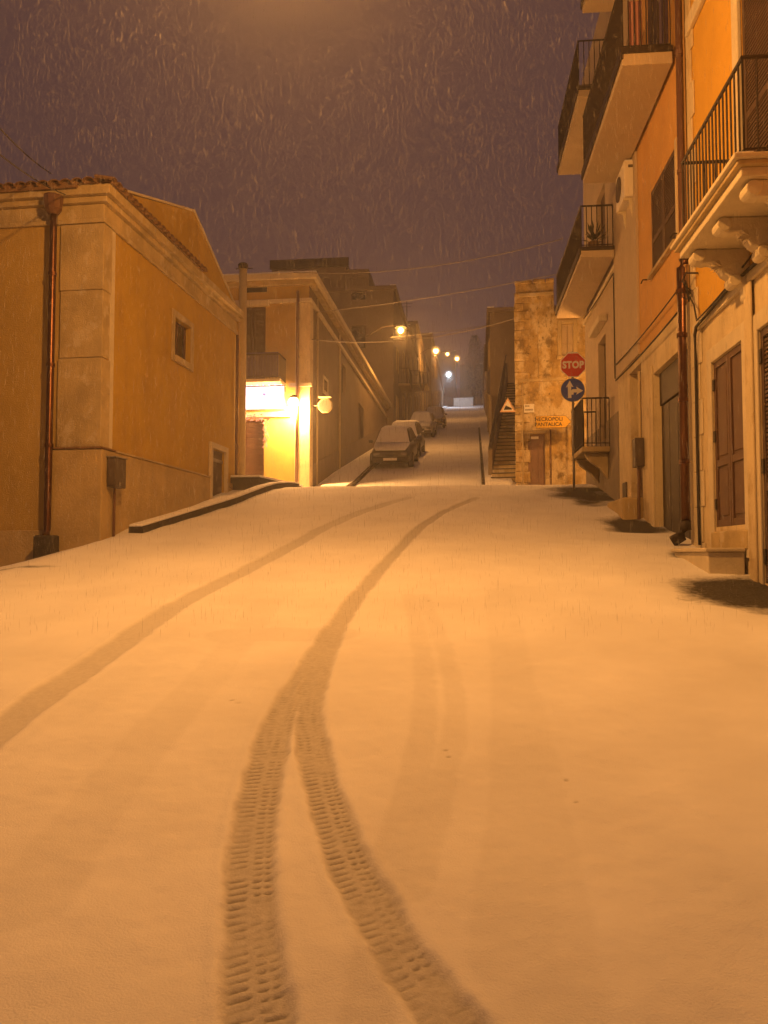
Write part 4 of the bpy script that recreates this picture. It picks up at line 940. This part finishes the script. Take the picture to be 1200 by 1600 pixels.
ob.part('rear_block', MB().box(XO+.36, XE, YO+.5, YO+3.3, 2.8, zlo-.05), M['ruin'])
g_ = random.Random(12)
z = zhi - .26
xs = [XO-.03, XO+.55, XO+.95, XM+.02]        # broken coping stones
for i in range(3): ob.part('coping_stone', MB().box(xs[i]+.006, xs[i+1]-.006, YO-.06, YO+.3, zhi+.002, zhi+.07+g_.uniform(0, .09)), M['ruin'], bevel=.03)
zz = 3.2; i = 0
while zz < zhi - .45:                        # worn corner blocks
    hgt = g_.uniform(.26, .42); ln = .26 if i % 2 else .42
    ob.part('stone_block', MB().box(XO-.03-g_.uniform(0, .02), XO+ln, YO-.035-g_.uniform(0, .02), YO+.3, zz+.006, zz+hgt-.006), M['ruin'], bevel=.025); zz += hgt; i += 1
ob.part('cornice_band', MB().box(XO+.1, XM, YO-.07, YO-.002, oz(830, 464), oz(830, 458)), M['stone'], bevel=.02)
xp = ox(842); ob.part('pier', MB().box(xp, xp+.42, YO-.05, YO-.002, oz(845, 592), zhi-.3), M['ruin'], bevel=.03)
ob.part('string_course', MB().box(XO+.1, ox(885), YO-.09, YO-.051, oz(840, 597), oz(840, 592)), M['stone'], bevel=.015)
dr_ = ob.part('door', MB().box(od[0], od[1], YO+.12, YO+.16, od[2], od[3]), M['rust_door'])
for q in range(3):
    x0 = od[0]+.03+q*(od[1]-od[0]-.06)/3; ob.part('panel', MB().box(x0+.01, x0+(od[1]-od[0]-.06)/3-.01, YO+.108, YO+.119, od[2], od[3]-.16), M['rust_door'], dr_, bevel=.004)
ob.part('number_plate', MB().box(ox(829), ox(841), YO+.098, YO+.107, od[3]-.15, od[3]-.07), M['white'], dr_)
ob.part('lintel', MB().box(od[0]-.14, od[1]+.05, YO-.05, YO-.003, od[3]+.01, od[3]+.09), M['stone'], bevel=.015)
ob.part('door_jamb', MB().box(od[0]-.12, od[0]-.005, YO-.04, YO-.003, 3, oz(818, 640)), M['stone'], bevel=.02)
shutter(ob, 'shutter', 'y', YO+.1, -1, *ow, M['white_wall'], slats=False)
ob.part('window_sill', MB().box(ow[0]-.15, ow[1]+.15, YO-.13, YO-.002, ow[2]-.12, ow[2]-.005), M['stone'], bevel=.02)
ob.part('window_surround', MB().box(ow[0]-.13, ow[0]-.002, YO-.04, YO-.002, ow[2], ow[3]+.13).box(ow[1]+.002, ow[1]+.13, YO-.04, YO-.002, ow[2], ow[3]+.13).box(ow[0], ow[1], YO-.039, YO-.002, ow[3]+.002, ow[3]+.13), M['stone'], bevel=.015)
xq = ox(860); downpipe(ob, [(xq, YO-.05, oz(860, 672)), (xq, YO-.05, 3.4)], .022, M['pipe'])
xq = ox(817); downpipe(ob, [(xq, YO-.06, oz(817, 598)), (xq, YO-.06, 3.4)], .02, M['pvc'])
# street name plate (two short lines, too worn to read)
pl = Thing('street_plate', 'small white street name plate with two worn lines on the old wall', 'plate', (ox(827), YO-.05, oz(827, 645)), FO)
p0, p1, q0, q1 = ox(819), ox(835), oz(827, 645), oz(827, 632)
pn = pl.part('panel', MB().box(p0, p1, YO-.075, YO-.06, q0, q1), M['white'])
for row, (a, b, zf) in enumerate(((.12, .55, .66), (.14, .86, .22))):
    x = p0 + (p1-p0)*a
    while x < p0 + (p1-p0)*b:
        w = g_.uniform(.012, .022); pl.part('worn_letter', MB().box(x, x+w, YO-.0765, YO-.0751, q0+(q1-q0)*zf, q0+(q1-q0)*(zf+.2)), M['box_grey'], pn); x += w + .012
# staircase
sb = on(768, 744, 'y', YO+1.2, PO)
XS0 = sb.x; zs0 = gz(27.2) - .05; nst = 30; rise, run = .172, .31; wd_ = XO - .06 - XS0
stc = Thing('staircase', 'narrow stone staircase climbing beside the old building', 'staircase', (XS0, YO+1.0, zs0), FO)
for i in range(nst):
    y0 = YO + 1.0 + i*run; z1 = zs0 + (i+1)*rise; w2 = wd_ if y0 < YO+3.4 else wd_ + .5
    o = stc.part('step', MB().box(XS0, XS0+w2, y0, y0+run+.02, zs0-.6+i*rise*.8, z1-.03), M['stone'], bevel=.01)
    stc.part('tread', MB().box(XS0-.0, XS0+w2, y0-.03, y0+run-.02, z1-.029, z1), M['kerb'], o)
    stc.part('snow', MB().box(XS0+.03, XS0+w2, y0+.10, y0+run-.03, z1+.001, z1+.016), M['snow'], o)
pf = []
yA, yB = YO+1.0, YO+1.0+nst*run; zA, zB = zs0, zs0+nst*rise
stc.part('parapet', MB().prism([(XS0-.16, yA+.8, zA-.8), (XS0-.16, yB, zA+.5), (XS0-.16, yB, zB+.95), (XS0-.16, yA+.8, zA+.8*rise/run+.75)], (.14, 0, 0)), M['street_wall'])
stc.part('handrail', MB().tube([(XS0-.09, yA+.8, zA+1.5), (XS0-.09, yB, zB+1.35)], .03, 6), M['iron'])
stc.part('snow_cap', MB().prism([(XS0-.16, yA+.8, zA+.8*rise/run+.751), (XS0-.16, yB, zB+.951), (XS0-.16, yB, zB+.99), (XS0-.16, yA+.8, zA+.8*rise/run+.79)], (.14, 0, 0)), M['kerb'])
solo('retaining_wall', MB().hexa([(.7, 36.4, 4), (8, 36.4, 4), (8, 43, 6), (.7, 43, 6)], [(.7, 36.4, 8.6), (8, 36.4, 8.6), (8, 43, 9.2), (.7, 43, 9.2)]), M['street_wall'], 'rough retaining wall at the head of the staircase', 'wall', (.7, 36.4, 6))

# ------------------------------------------------------------------ SIGNS
def disc(x, y, z, r, d, n=32): return MB().prism([(x + r*math.cos(2*math.pi*i/n), y, z + r*math.sin(2*math.pi*i/n)) for i in range(n)], (0, d, 0))
YSN = 20.0
sp = on(897, 755, 'y', YSN); sxp = sp.x; szg = gz(YSN)
cs, cb = on(895, 571, 'y', YSN), on(894.5, 610, 'y', YSN)
ts = Thing('road_sign', 'red STOP sign above round blue arrow sign on one grey pole', 'road sign', (sxp, YSN, szg))
ts.part('pole', MB().tube([(sxp, YSN, szg-.3), (sxp-.01, YSN, cs.z+.34)], .03, 10), M['grey_metal'], smooth=True)
sr = on(914.5, 571, 'y', YSN).x - cs.x
o8 = lambda r, y: octa(cs.x, y, cs.z, r/math.cos(R(22.5)))
bk = ts.part('stop_plate', MB().prism(o8(sr, YSN-.055), (0, .012, 0)), M['white'])
ts.part('red_field', MB().prism(o8(sr*.94, YSN-.0575), (0, .002, 0)), M['red'], bk)
text_part(ts, 'STOP', sr*.78, M['white'], (cs.x, YSN-.060, cs.z-.005), (R(90), 0, 0), parent=bk, sx=.86, bold=.012, space=1.08)
ts.part('snow_cap', MB().box(cs.x-sr*.38, cs.x+sr*.38, YSN-.056, YSN-.03, cs.z+sr+.001, cs.z+sr+.022), M['snow'])
rr = on(913.5, 610, 'y', YSN).x - cb.x
b2 = ts.part('round_plate', disc(cb.x, YSN-.055, cb.z, rr, .012), M['grey_metal'])
ts.part('blue_field', disc(cb.x, YSN-.0575, cb.z, rr*.965, .002), M['blue'], b2)
def arrow(pts): return [(cb.x + a*rr, YSN-.060, cb.z + b*rr) for a, b in pts]
ts.part('arrow', MB().prism(arrow([(-.40, -.68), (-.12, -.68), (-.12, .30), (.06, .22), (-.24, .80), (-.56, .22), (-.40, .30)]), (0, .002, 0)), M['white'], b2)
ts.part('arrow', MB().prism([(p[0], p[1]-.0026, p[2]) for p in arrow([(-.13, -.40), (.06, -.40), (.06, -.22), (.34, -.22), (.28, -.42), (.84, -.08), (.28, .26), (.34, .06), (-.02, .06), (-.13, -.06)])], (0, .002, 0)), M['white'], b2)
for zc in (cs.z, cb.z): ts.part('clamp', MB().tube([(sxp, YSN, zc-.05), (sxp, YSN, zc+.05)], .04, 10), M['grey_metal']); ts.part('clamp', MB().box(sxp-.05, sxp+.05, YSN-.042, YSN-.0, zc-.02, zc+.02), M['grey_metal'])
# yellow direction sign on the old wall
YD = 25.2
a0, a1 = on(837, 660, 'y', YD), on(892.5, 660, 'y', YD); zt0, zt1 = on(866, 669, 'y', YD).z, on(866, 650, 'y', YD).z
dsn = Thing('direction_sign', 'yellow arrow direction sign NECROPOLI PANTALICA before the old wall', 'direction sign', (a1.x-.25, YD, gz(YD)))
tip = a1.x; nk = tip - .17; zm = (zt0+zt1)/2
arw = lambda e, y: [(a0.x+e, y, zt0+e), (nk-e*.4, y, zt0+e), (tip-e*1.3, y, zm), (nk-e*.4, y, zt1-e), (a0.x+e, y, zt1-e)]
pn = dsn.part('panel', MB().prism(arw(0, YD-.05), (0, .015, 0)), M['black'])
dsn.part('yellow_field', MB().prism(arw(.012, YD-.0525), (0, .002, 0)), M['sign_yellow'], pn)
hgt = zt1 - zt0; xc = (a0.x + nk)/2 - .06
text_part(dsn, 'NECROPOLI', hgt*.42, M['black'], (xc, YD-.055, zm+hgt*.22), (R(90), 0, 0), parent=pn, sx=.98, bold=.003)
text_part(dsn, 'PANTALICA', hgt*.42, M['black'], (xc-.01, YD-.055, zm-hgt*.21), (R(90), 0, 0), parent=pn, sx=.98, bold=.003)
px_ = tip + .06
dsn.part('pole', MB().tube([(px_, YD-.0, gz(YD)-.3), (px_, YD-.0, zt1+.12)], .028, 8), M['grey_metal'], smooth=True)
dsn.part('bracket', MB().box(a0.x+.3, px_, YD-.034, YD-.02, zm+.05, zm+.08), M['grey_metal'])
dsn.part('bracket', MB().box(a0.x+.3, px_, YD-.034, YD-.02, zm-.1, zm-.07), M['grey_metal'])
# steep hill warning triangle on an arm from the old corner
YT = YO - .25
t0, t1, t2 = on(781, 644, 'y', YT, PO), on(806, 644, 'y', YT, PO), on(793.5, 621, 'y', YT, PO)
wt = Thing('warning_sign', 'white triangular steep hill sign beside the staircase', 'road sign', (t1.x, YT, t1.z), FO)
ctr = (t0+t1+t2)/3
sc_ = lambda k, y: [(ctr.x+(p.x-ctr.x)*k, y, ctr.z+(p.z-ctr.z)*k) for p in (t0, t1, t2)]
pn = wt.part('plate', MB().prism(sc_(1, YT), (0, .012, 0)), mat('faded_sign_red', (.62, .40, .24), .08, 10, .5, 0))
wt.part('white_field', MB().prism(sc_(.72, YT-.0025), (0, .002, 0)), M['white'], pn)
hw = (t1.x-t0.x)
wt.part('hill_wedge', MB().prism([(ctr.x-.26*hw, YT-.005, ctr.z-.16*hw), (ctr.x+.27*hw, YT-.005, ctr.z-.16*hw), (ctr.x+.22*hw, YT-.005, ctr.z-.06*hw), (ctr.x-.13*hw, YT-.005, ctr.z+.12*hw)], (0, .002, 0)), M['black'], pn)
wt.part('arm', MB().tube([(ctr.x, YT+.02, ctr.z), (XO+.1, YT+.05, ctr.z), (XO+.1, YO-.03, ctr.z)], .016, 6), M['grey_metal'])

# ------------------------------------------------------------------ PARKED CARS (fronts face down the hill)
def make_car(label, paint, x, y, snow_amount=1.0):
    sl_ = math.atan((gz(y+3) - gz(y+.6)) / 2.4)
    t = Thing('parked_car', label, 'car', (0, 0, 0), FS, 'cars parked along the left kerb')
    P = M[paint]
    # body shell lofted from cross sections: y, half width, sill z, waist z, top z, top half width
    S = [(0.00, .52, .30, .46, .56, .46), (.04, .68, .22, .48, .64, .60), (.16, .77, .19, .52, .74, .69), (.45, .80, .18, .56, .82, .72), (1.0, .82, .18, .60, .91, .74), (1.3, .82, .18, .62, .94, .76),
         (2.2, .83, .18, .62, .95, .77), (3.0, .83, .18, .62, .96, .76), (3.5, .80, .19, .62, .96, .74), (3.72, .72, .24, .60, .90, .66), (3.8, .55, .32, .55, .78, .50)]
    mb = MB(); n = 8
    for (yy, w, z0, zw, z1, tw_) in S:
        mb.v += [(-w*.9, yy, z0), (-w, yy, (z0+zw)/2), (-w*.985, yy, zw), (-tw_, yy, z1), (tw_, yy, z1), (w*.985, yy, zw), (w, yy, (z0+zw)/2), (w*.9, yy, z0)]
    for i in range(len(S)-1):
        for k_ in range(n): mb.f.append((i*n+k_, i*n+(k_+1) % n, (i+1)*n+(k_+1) % n, (i+1)*n+k_))
    mb.f.append(tuple(range(n-1, -1, -1))); mb.f.append(tuple(range((len(S)-1)*n, len(S)*n)))
    body = t.part('body', mb, P, smooth=True); md = body.modifiers.new('s', 'SUBSURF'); md.levels = md.render_levels = 2
    cab = [(-.72, .95, .90), (.72, .95, .90), (.76, 3.62, .94), (-.76, 3.62, .94)]; top = [(-.55, 1.66, 1.43), (.55, 1.66, 1.43), (.57, 3.10, 1.44), (-.57, 3.10, 1.44)]
    t.part('cabin', MB().hexa(cab, top), P, bevel=.07)
    def quad(nm, a, b, m, inset, off, th, par=None, bev=.02):
        """panel on a cabin face between edges a (bottom pair) and b (top pair)"""
        p = [Vector(cab[a[0]]), Vector(cab[a[1]]), Vector(top[a[1]]), Vector(top[a[0]])]
        c = sum(p, Vector()) / 4; nn = (p[1]-p[0]).cross(p[3]-p[0]).normalized()
        if nn.dot(c - Vector((0, 2.3, 1.0))) < 0: nn = -nn
        q = [c + (v - c) * inset + nn*off for v in p]
        return t.part(nm, MB().prism(q, nn*th), m, par, bevel=bev)
    ws = quad('windscreen', (0, 1), 0, M['glass'], .90, .003, .008, None, 0)
    quad('snow_cover', (0, 1), 0, M['snow'], .93, .012, .05*snow_amount, ws, .02)
    for a in ((1, 2), (3, 0)): quad('side_window', a, 0, M['glass'], .84, .003, .006, None, 0)
    quad('rear_window', (2, 3), 0, M['glass'], .84, .003, .006, None, 0)
    t.part('roof_snow', MB().hexa([(-.54, 1.68, 1.435), (.54, 1.68, 1.435), (.56, 3.08, 1.445), (-.56, 3.08, 1.445)], [(-.49, 1.76, 1.50), (.49, 1.76, 1.50), (.5, 3.0, 1.51), (-.5, 3.0, 1.51)]), M['snow'], bevel=.03)
    bs_ = MB(); st_ = [(.10, .56, .70), (.3, .64, .795), (.6, .68, .855), (.98, .70, .915)]
    for yy, w, z1 in st_: bs_.v += [(-w, yy, z1), (-w*.96, yy, z1+.05), (w*.96, yy, z1+.05), (w, yy, z1)]
    for i in range(3):
        for k_ in range(3): bs_.f.append((i*4+k_, i*4+k_+1, (i+1)*4+k_+1, (i+1)*4+k_))
    bs_.f += [(3, 2, 1, 0), (12, 13, 14, 15)]
    t.part('bonnet_snow', bs_, M['snow'], smooth=True)
    t.part('bumper', MB().box(-.70, .70, -.04, .10, .24, .46), M['rubber'], bevel=.05)
    t.part('grille', MB().box(-.30, .30, -.012, .06, .49, .57), M['black'], bevel=.01)
    t.part('number_plate', MB().box(-.26, .26, -.052, -.041, .33, .43), M['white'])
    for s in (-1, 1):
        t.part('headlight', MB().box(min(s*.38, s*.66), max(s*.38, s*.66), .02, .2, .50, .63), mat('headlight_lens', (.16, .15, .14), .05, 5, .15, 0, spec=.6), bevel=.04)
        t.part('wing_mirror', MB().box(min(s*.80, s*.98), max(s*.80, s*.98), 1.22, 1.32, .92, 1.04), P, bevel=.03)
        for yy in (.68, 3.05):
            wh = t.part('wheel', MB().tube([(s*.64, yy, .29), (s*.835, yy, .29)], .29, 18), M['rubber'], bevel=.02)
            t.part('rim', MB().tube([(s*.836, yy, .29), (s*.842, yy, .29)], .18, 14), M['grey_metal'], wh)
    t.o.location = (x, y, gz(y+.7) - .68*math.tan(sl_) + .01); t.o.rotation_euler = (sl_, 0, R(rnd.uniform(-1, 1)))
    return t
c1 = on(612, 716, 'y', 30.6)
make_car('dark hatchback with snow on windscreen and bonnet, lowest of the parked row', 'car_dark', c1.x - .05, 30.6)
c2 = on(630, 700, 'y', 37)
make_car('dark car half hidden directly behind the lowest parked hatchback', 'car_dark', -3.3, 35.4)
c3 = on(660, 674, 'y', 49.5)
make_car('pale snow covered car parked third up the kerb', 'car_silver', c3.x - .1, 48.5)
make_car('dark red car parked highest up the kerb', 'car_red', -3.1, 59)

# ------------------------------------------------------------------ STREET LAMPS
def milky(col, k):
    nm = 'milky_glass_%.2f_%.2f' % (col[2], k)
    if nm in MATS: return MATS[nm]
    m = bpy.data.materials.new(nm); m.use_nodes = True; MATS[nm] = m; n, l = m.node_tree.nodes, m.node_tree.links; n.remove(n['Principled BSDF'])
    e, t_, a_ = n.new('ShaderNodeEmission'), n.new('ShaderNodeBsdfTransparent'), n.new('ShaderNodeAddShader')
    e.inputs[0].default_value = (col[0], col[1]**1.4, col[2]**1.4, 1); e.inputs[1].default_value = k
    l.new(e.outputs[0], a_.inputs[0]); l.new(t_.outputs[0], a_.inputs[1]); l.new(a_.outputs[0], n['Material Output'].inputs['Surface']); return m
def wall_street_lamp(label, px, py, y, power, col, gcol, wallx, side=1, strength=80, r=.16, group='wall lamps up the far street'):
    p = on(px, py, 'y', y); t = Thing('street_lamp', label, 'street lamp', (wallx, y, p.z), FS, group)
    t.part('arm', MB().tube([(wallx, y, p.z-.25), (wallx+(p.x-wallx)*.5, y, p.z+.2), (p.x, y, p.z+.28)], .03, 6), M['iron'])
    t.part('shade', MB().tube([(p.x, y, p.z+.30), (p.x, y, p.z+.22), (p.x, y, p.z+.12)], [.06, .16, .30], 12), M['iron'])
    gb = t.part('bulb', ball((p.x, y, p.z), r*.58), emit('globe_%.2f_%d' % (gcol[2], strength), gcol, strength), smooth=True)
    t.part('glass_globe', ball((p.x, y, p.z), r*.86, 16, 10), milky(gcol, .45), smooth=True); t.part('glass_globe', ball((p.x, y, p.z), r*1.15, 16, 10), milky(gcol, .16), smooth=True)
    lamp_light(t.o, (p.x-wallx, 0, -r-.12), power, col); return t
SG = (1, .62, .20)
wall_street_lamp('first glowing sodium street lamp above the parked cars', 626, 516, 39, LAMP_FAR, SODIUM, SG, XC, strength=10, r=.25)
wall_street_lamp('second glowing sodium street lamp up the hill', 681, 548, 72, LAMP_FAR*.7, SODIUM, SG, XS, strength=10, r=.40)
wall_street_lamp('third smaller sodium street lamp up the hill', 699, 553, 92, LAMP_FAR*.4, SODIUM, SG, XS, strength=10, r=.30)
wall_street_lamp('farthest sodium street lamp up the hill', 714, 560, 110, LAMP_FAR*.6, SODIUM, SG, XS+.3, strength=10, r=.45)
wall_street_lamp('cold white street lamp at the top of the street', 701, 585, 113, LAMP_FAR*1.1, (.62, .82, 1), (.85, .93, 1), XS+.3, strength=10, r=.50)
lq = FR.w((XR + .5, Y3 + .75, 7.0)); lw_ = FR.w((XR + .5, Y3, 7.0))
jl = Thing('street_lamp', 'sodium wall lamp round the corner of the pale house facing the old building', 'street lamp', lw_)
jl.part('arm', MB().tube([lw_ + Vector((0, 0, -.2)), (lw_ + lq) / 2 + Vector((0, 0, .22)), lq + Vector((0, 0, .28))], .03, 6), M['iron'])
jl.part('shade', MB().tube([lq + Vector((0, 0, .30)), lq + Vector((0, 0, .22)), lq + Vector((0, 0, .12))], [.06, .16, .30], 12), M['iron'])
jl.part('globe', ball(lq, .17), emit('globe_0.20_7', SG, 7), smooth=True)
lamp_light(jl.o, (lq - lw_) + Vector((0, 0, -.3)), 300, SODIUM)
# suspended lamp over the near street (just above the picture)
LP = Vector((-1.85, 7.4, 8.3))
sl2 = Thing('suspended_street_lamp', 'suspended sodium street lamp hung on a cable over the near street', 'street lamp', LP)
sl2.part('housing', MB().tube([LP+Vector((0, 0, .22)), LP+Vector((0, 0, .14)), LP+Vector((0, 0, .02))], [.09, .2, .30], 16), M['grey_metal'])
sl2.part('globe', ball((LP.x, LP.y, LP.z-.06), .15, sq=.7), emit('main_globe', SG, 30), smooth=True)
sl2.part('hanger', MB().tube([LP+Vector((0, 0, .22)), LP+Vector((0, 0, .5))], .015, 6), M['iron'])
lamp_light(sl2.o, (0, 0, -.20), LAMP_MAIN, SODIUM, 'POINT', .14)
pole = Thing('lamp_cable_pole', 'grey steel pole carrying the suspended lamp cable on the left', 'pole', (-8.2, 6.4, gz(6.4)))
pole.part('shaft', MB().tube([(-8.2, 6.4, gz(6.4)-.3), (-8.2, 6.4, 9.4)], [.11, .07], 10), M['grey_metal'], smooth=True)
pole.part('cap', MB().tube([(-8.2, 6.4, 9.4), (-8.2, 6.4, 9.5)], [.09, .03], 10), M['grey_metal'])
hw_ = FR.w((XR, 7.0, 9.6))
def wire(label, a, b, drop, r=.012, m='wirepale'): return solo('overhead_wire', MB().tube(sag(a, b, drop, 18), r, 5), M[m], label, 'wire', a, smooth=True, group=None)
wire('cable holding the suspended lamp from the left pole', (-8.2, 6.4, 9.35), LP+Vector((0, 0, .5)), .1, .012, 'cable')
wire('cable holding the suspended lamp from the yellow house', LP+Vector((0, 0, .5)), hw_, .1, .012, 'cable')
# wires across the view
a = Vector((XC+.05, YC+.2, on(487, 528, 'y', YC).z)); b = on(806, 497, 'y', 26); wire('slack pale wire from the corner house to the old building', a, b, .35, .016)
a = on(452, 425, 'y', YC-.2); b = on(880, 373, 'y', 21.5); wire('long wire from the corner house cornice to the upper balcony', a, b, .35, .012)
a = on(492, 488, 'y', YC+1); b = on(872, 428, 'y', 22); wire('rising wire from the corner house side to the pale house balcony', a, b, .1, .011)
a = FL.w((XL-1, YL, ZE+.3)); wire('faint upper wire leaving the gabled house over the street', a, on(-60, 130, 'y', 8.0), .1, .010, 'cable')
wire('faint lower wire leaving the gabled house cornice', FL.w((XL-.6, YL-.2, ZE-.2)), on(-60, 190, 'y', 8.4), .1, .010, 'cable')
wire('wire between houses high above the far street', on(610, 527, 'y', 40), on(806, 500, 'y', 44), .1, .014)

# ------------------------------------------------------------------ DARK TREES AT THE TOP
def tree(label, x, y, h, rad, seed):
    g = random.Random(seed); z0 = gz(y); t = Thing('evergreen_tree', label, 'tree', (x, y, z0), FS, 'dark trees at the top of the street')
    tk = MB().tube([(x, y, z0-.3), (x+.1, y, z0+h*.5), (x, y, z0+h*.93)], [.22, .14, .03], 8)
    for i in range(14):
        zz = z0 + h*g.uniform(.2, .85); a = g.uniform(0, 6.28); l = rad*g.uniform(.4, .9)
        tk.tube([(x, y, zz), (x+math.cos(a)*l, y+math.sin(a)*l, zz+l*.6)], [.05, .015], 5)
    t.part('trunk', tk, M['bark'])
    cr = MB()
    for i in range(2600):
        f = g.uniform(.12, 1.0); a = g.uniform(0, 6.28)
        prof = math.sin(min(1, (f-.08)*1.05) * math.pi) ** .55 * (1 + .22*math.sin(a*3+f*17)) * (1 + .15*math.sin(f*31))
        rr_ = rad * prof * math.sqrt(g.uniform(.15, 1)); c = Vector((x+math.cos(a)*rr_, y+math.sin(a)*rr_, z0+h*f))
        d = Vector((g.uniform(-1, 1), g.uniform(-1, 1), g.uniform(-.2, 1))).normalized() * .22; s = d.cross(Vector((g.uniform(-1, 1), g.uniform(-1, 1), g.uniform(-1, 1)))).normalized() * .07
        cr.add([c, c+d*.5+s, c+d, c+d*.5-s], [(0, 1, 2, 3)])
    t.part('crown', cr, M['leaf'])
tx = on(742, 600, 'y', 124); tree('taller dark evergreen closing the view at the top of the street', tx.x, 124.5, on(742, 524, 'y', 124).z - gz(124), 1.3, 1)
tx = on(757, 600, 'y', 116); tree('shorter dark evergreen above the last house on the right', tx.x+.6, 116, on(757, 536, 'y', 116).z - gz(116), 1.2, 2)

# ------------------------------------------------------------------ FALLING SNOW
fg = np.random.RandomState(5); nfl = 80000
V, Fc = [], []
for i in range(nfl):
    d = 3.5 + 16 * fg.rand() ** .7
    lat = (fg.rand() * 2 - 1) * (.56 * d + .5); up_ = fg.rand() * (.80 * d + .5) - .12 * d
    x, y = rot2(lat, d, YAW); z = EYE + up_ + .02 * d
    if z < gz(y) + .05: continue
    if (x + 1.75) ** 2 + (y - 7.4) ** 2 + (z - 8.2) ** 2 < 4: continue
    X_ = x * math.cos(FR.phi) + y * math.sin(FR.phi)
    if X_ > 2.0 or (x < -5.9 and y > 12.6) or (y > 23 and x < -4): continue
    w = .0011 + .0011 * fg.rand(); h = .012 + .034 * fg.rand(); a = fg.rand() * 6.28; c, s = math.cos(a) * w, math.sin(a) * w; o = len(V); tx_, ty_ = (fg.rand(2) - .5) * w * 2
    V += [(x+tx_, y+ty_, z+h), (x+c, y+s, z), (x-s, y+c, z+h*.2), (x-c, y-s, z-h*.1), (x+s, y-c, z), (x-tx_, y-ty_, z-h)]
    Fc += [(o, o+1, o+2), (o, o+2, o+3), (o, o+3, o+4), (o, o+4, o+1), (o+5, o+2, o+1), (o+5, o+3, o+2), (o+5, o+4, o+3), (o+5, o+1, o+4)]
mb = MB(); mb.v, mb.f = V, Fc
sm = bpy.data.materials.new('wet_snowflake'); sm.use_nodes = True; _b = sm.node_tree.nodes['Principled BSDF']
_n, _l = sm.node_tree.nodes, sm.node_tree.links; _n.remove(_b)
_d, _t2, _tp, _m1, _m2 = (_n.new('ShaderNode' + q) for q in ('BsdfDiffuse', 'BsdfTranslucent', 'BsdfTransparent', 'MixShader', 'MixShader'))
for q in (_d, _t2): q.inputs['Color'].default_value = (.82, .82, .84, 1)
_m1.inputs[0].default_value = .5; _m2.inputs[0].default_value = .125
_l.new(_d.outputs[0], _m1.inputs[1]); _l.new(_t2.outputs[0], _m1.inputs[2]); _l.new(_tp.outputs[0], _m2.inputs[1]); _l.new(_m1.outputs[0], _m2.inputs[2])
_l.new(_m2.outputs[0], _n['Material Output'].inputs['Surface'])
fl_ = mesh_obj('falling_snow', mb, sm); tag(fl_, 'wet snowflakes falling through the lamplight', 'snow', kind='stuff')

# ------------------------------------------------------------------ SNOW-LADEN AIR
hz = mesh_obj('haze', MB().box(-130, 130, -60, 390, -8.5, 42), M['snow']); hz.data.materials.clear()
hm = bpy.data.materials.new('snow_haze'); hm.use_nodes = True; N = hm.node_tree.nodes; N.clear()
ho = N.new('ShaderNodeOutputMaterial'); hv = N.new('ShaderNodeVolumePrincipled'); hm.node_tree.links.new(hv.outputs[0], ho.inputs['Volume'])
hv.inputs['Color'].default_value = (.92, .92, .94, 1); hv.inputs['Density'].default_value = .0030; hv.inputs['Anisotropy'].default_value = .72
hz.data.materials.append(hm); tag(hz, 'snow laden night air over the whole street', 'haze', kind='stuff')
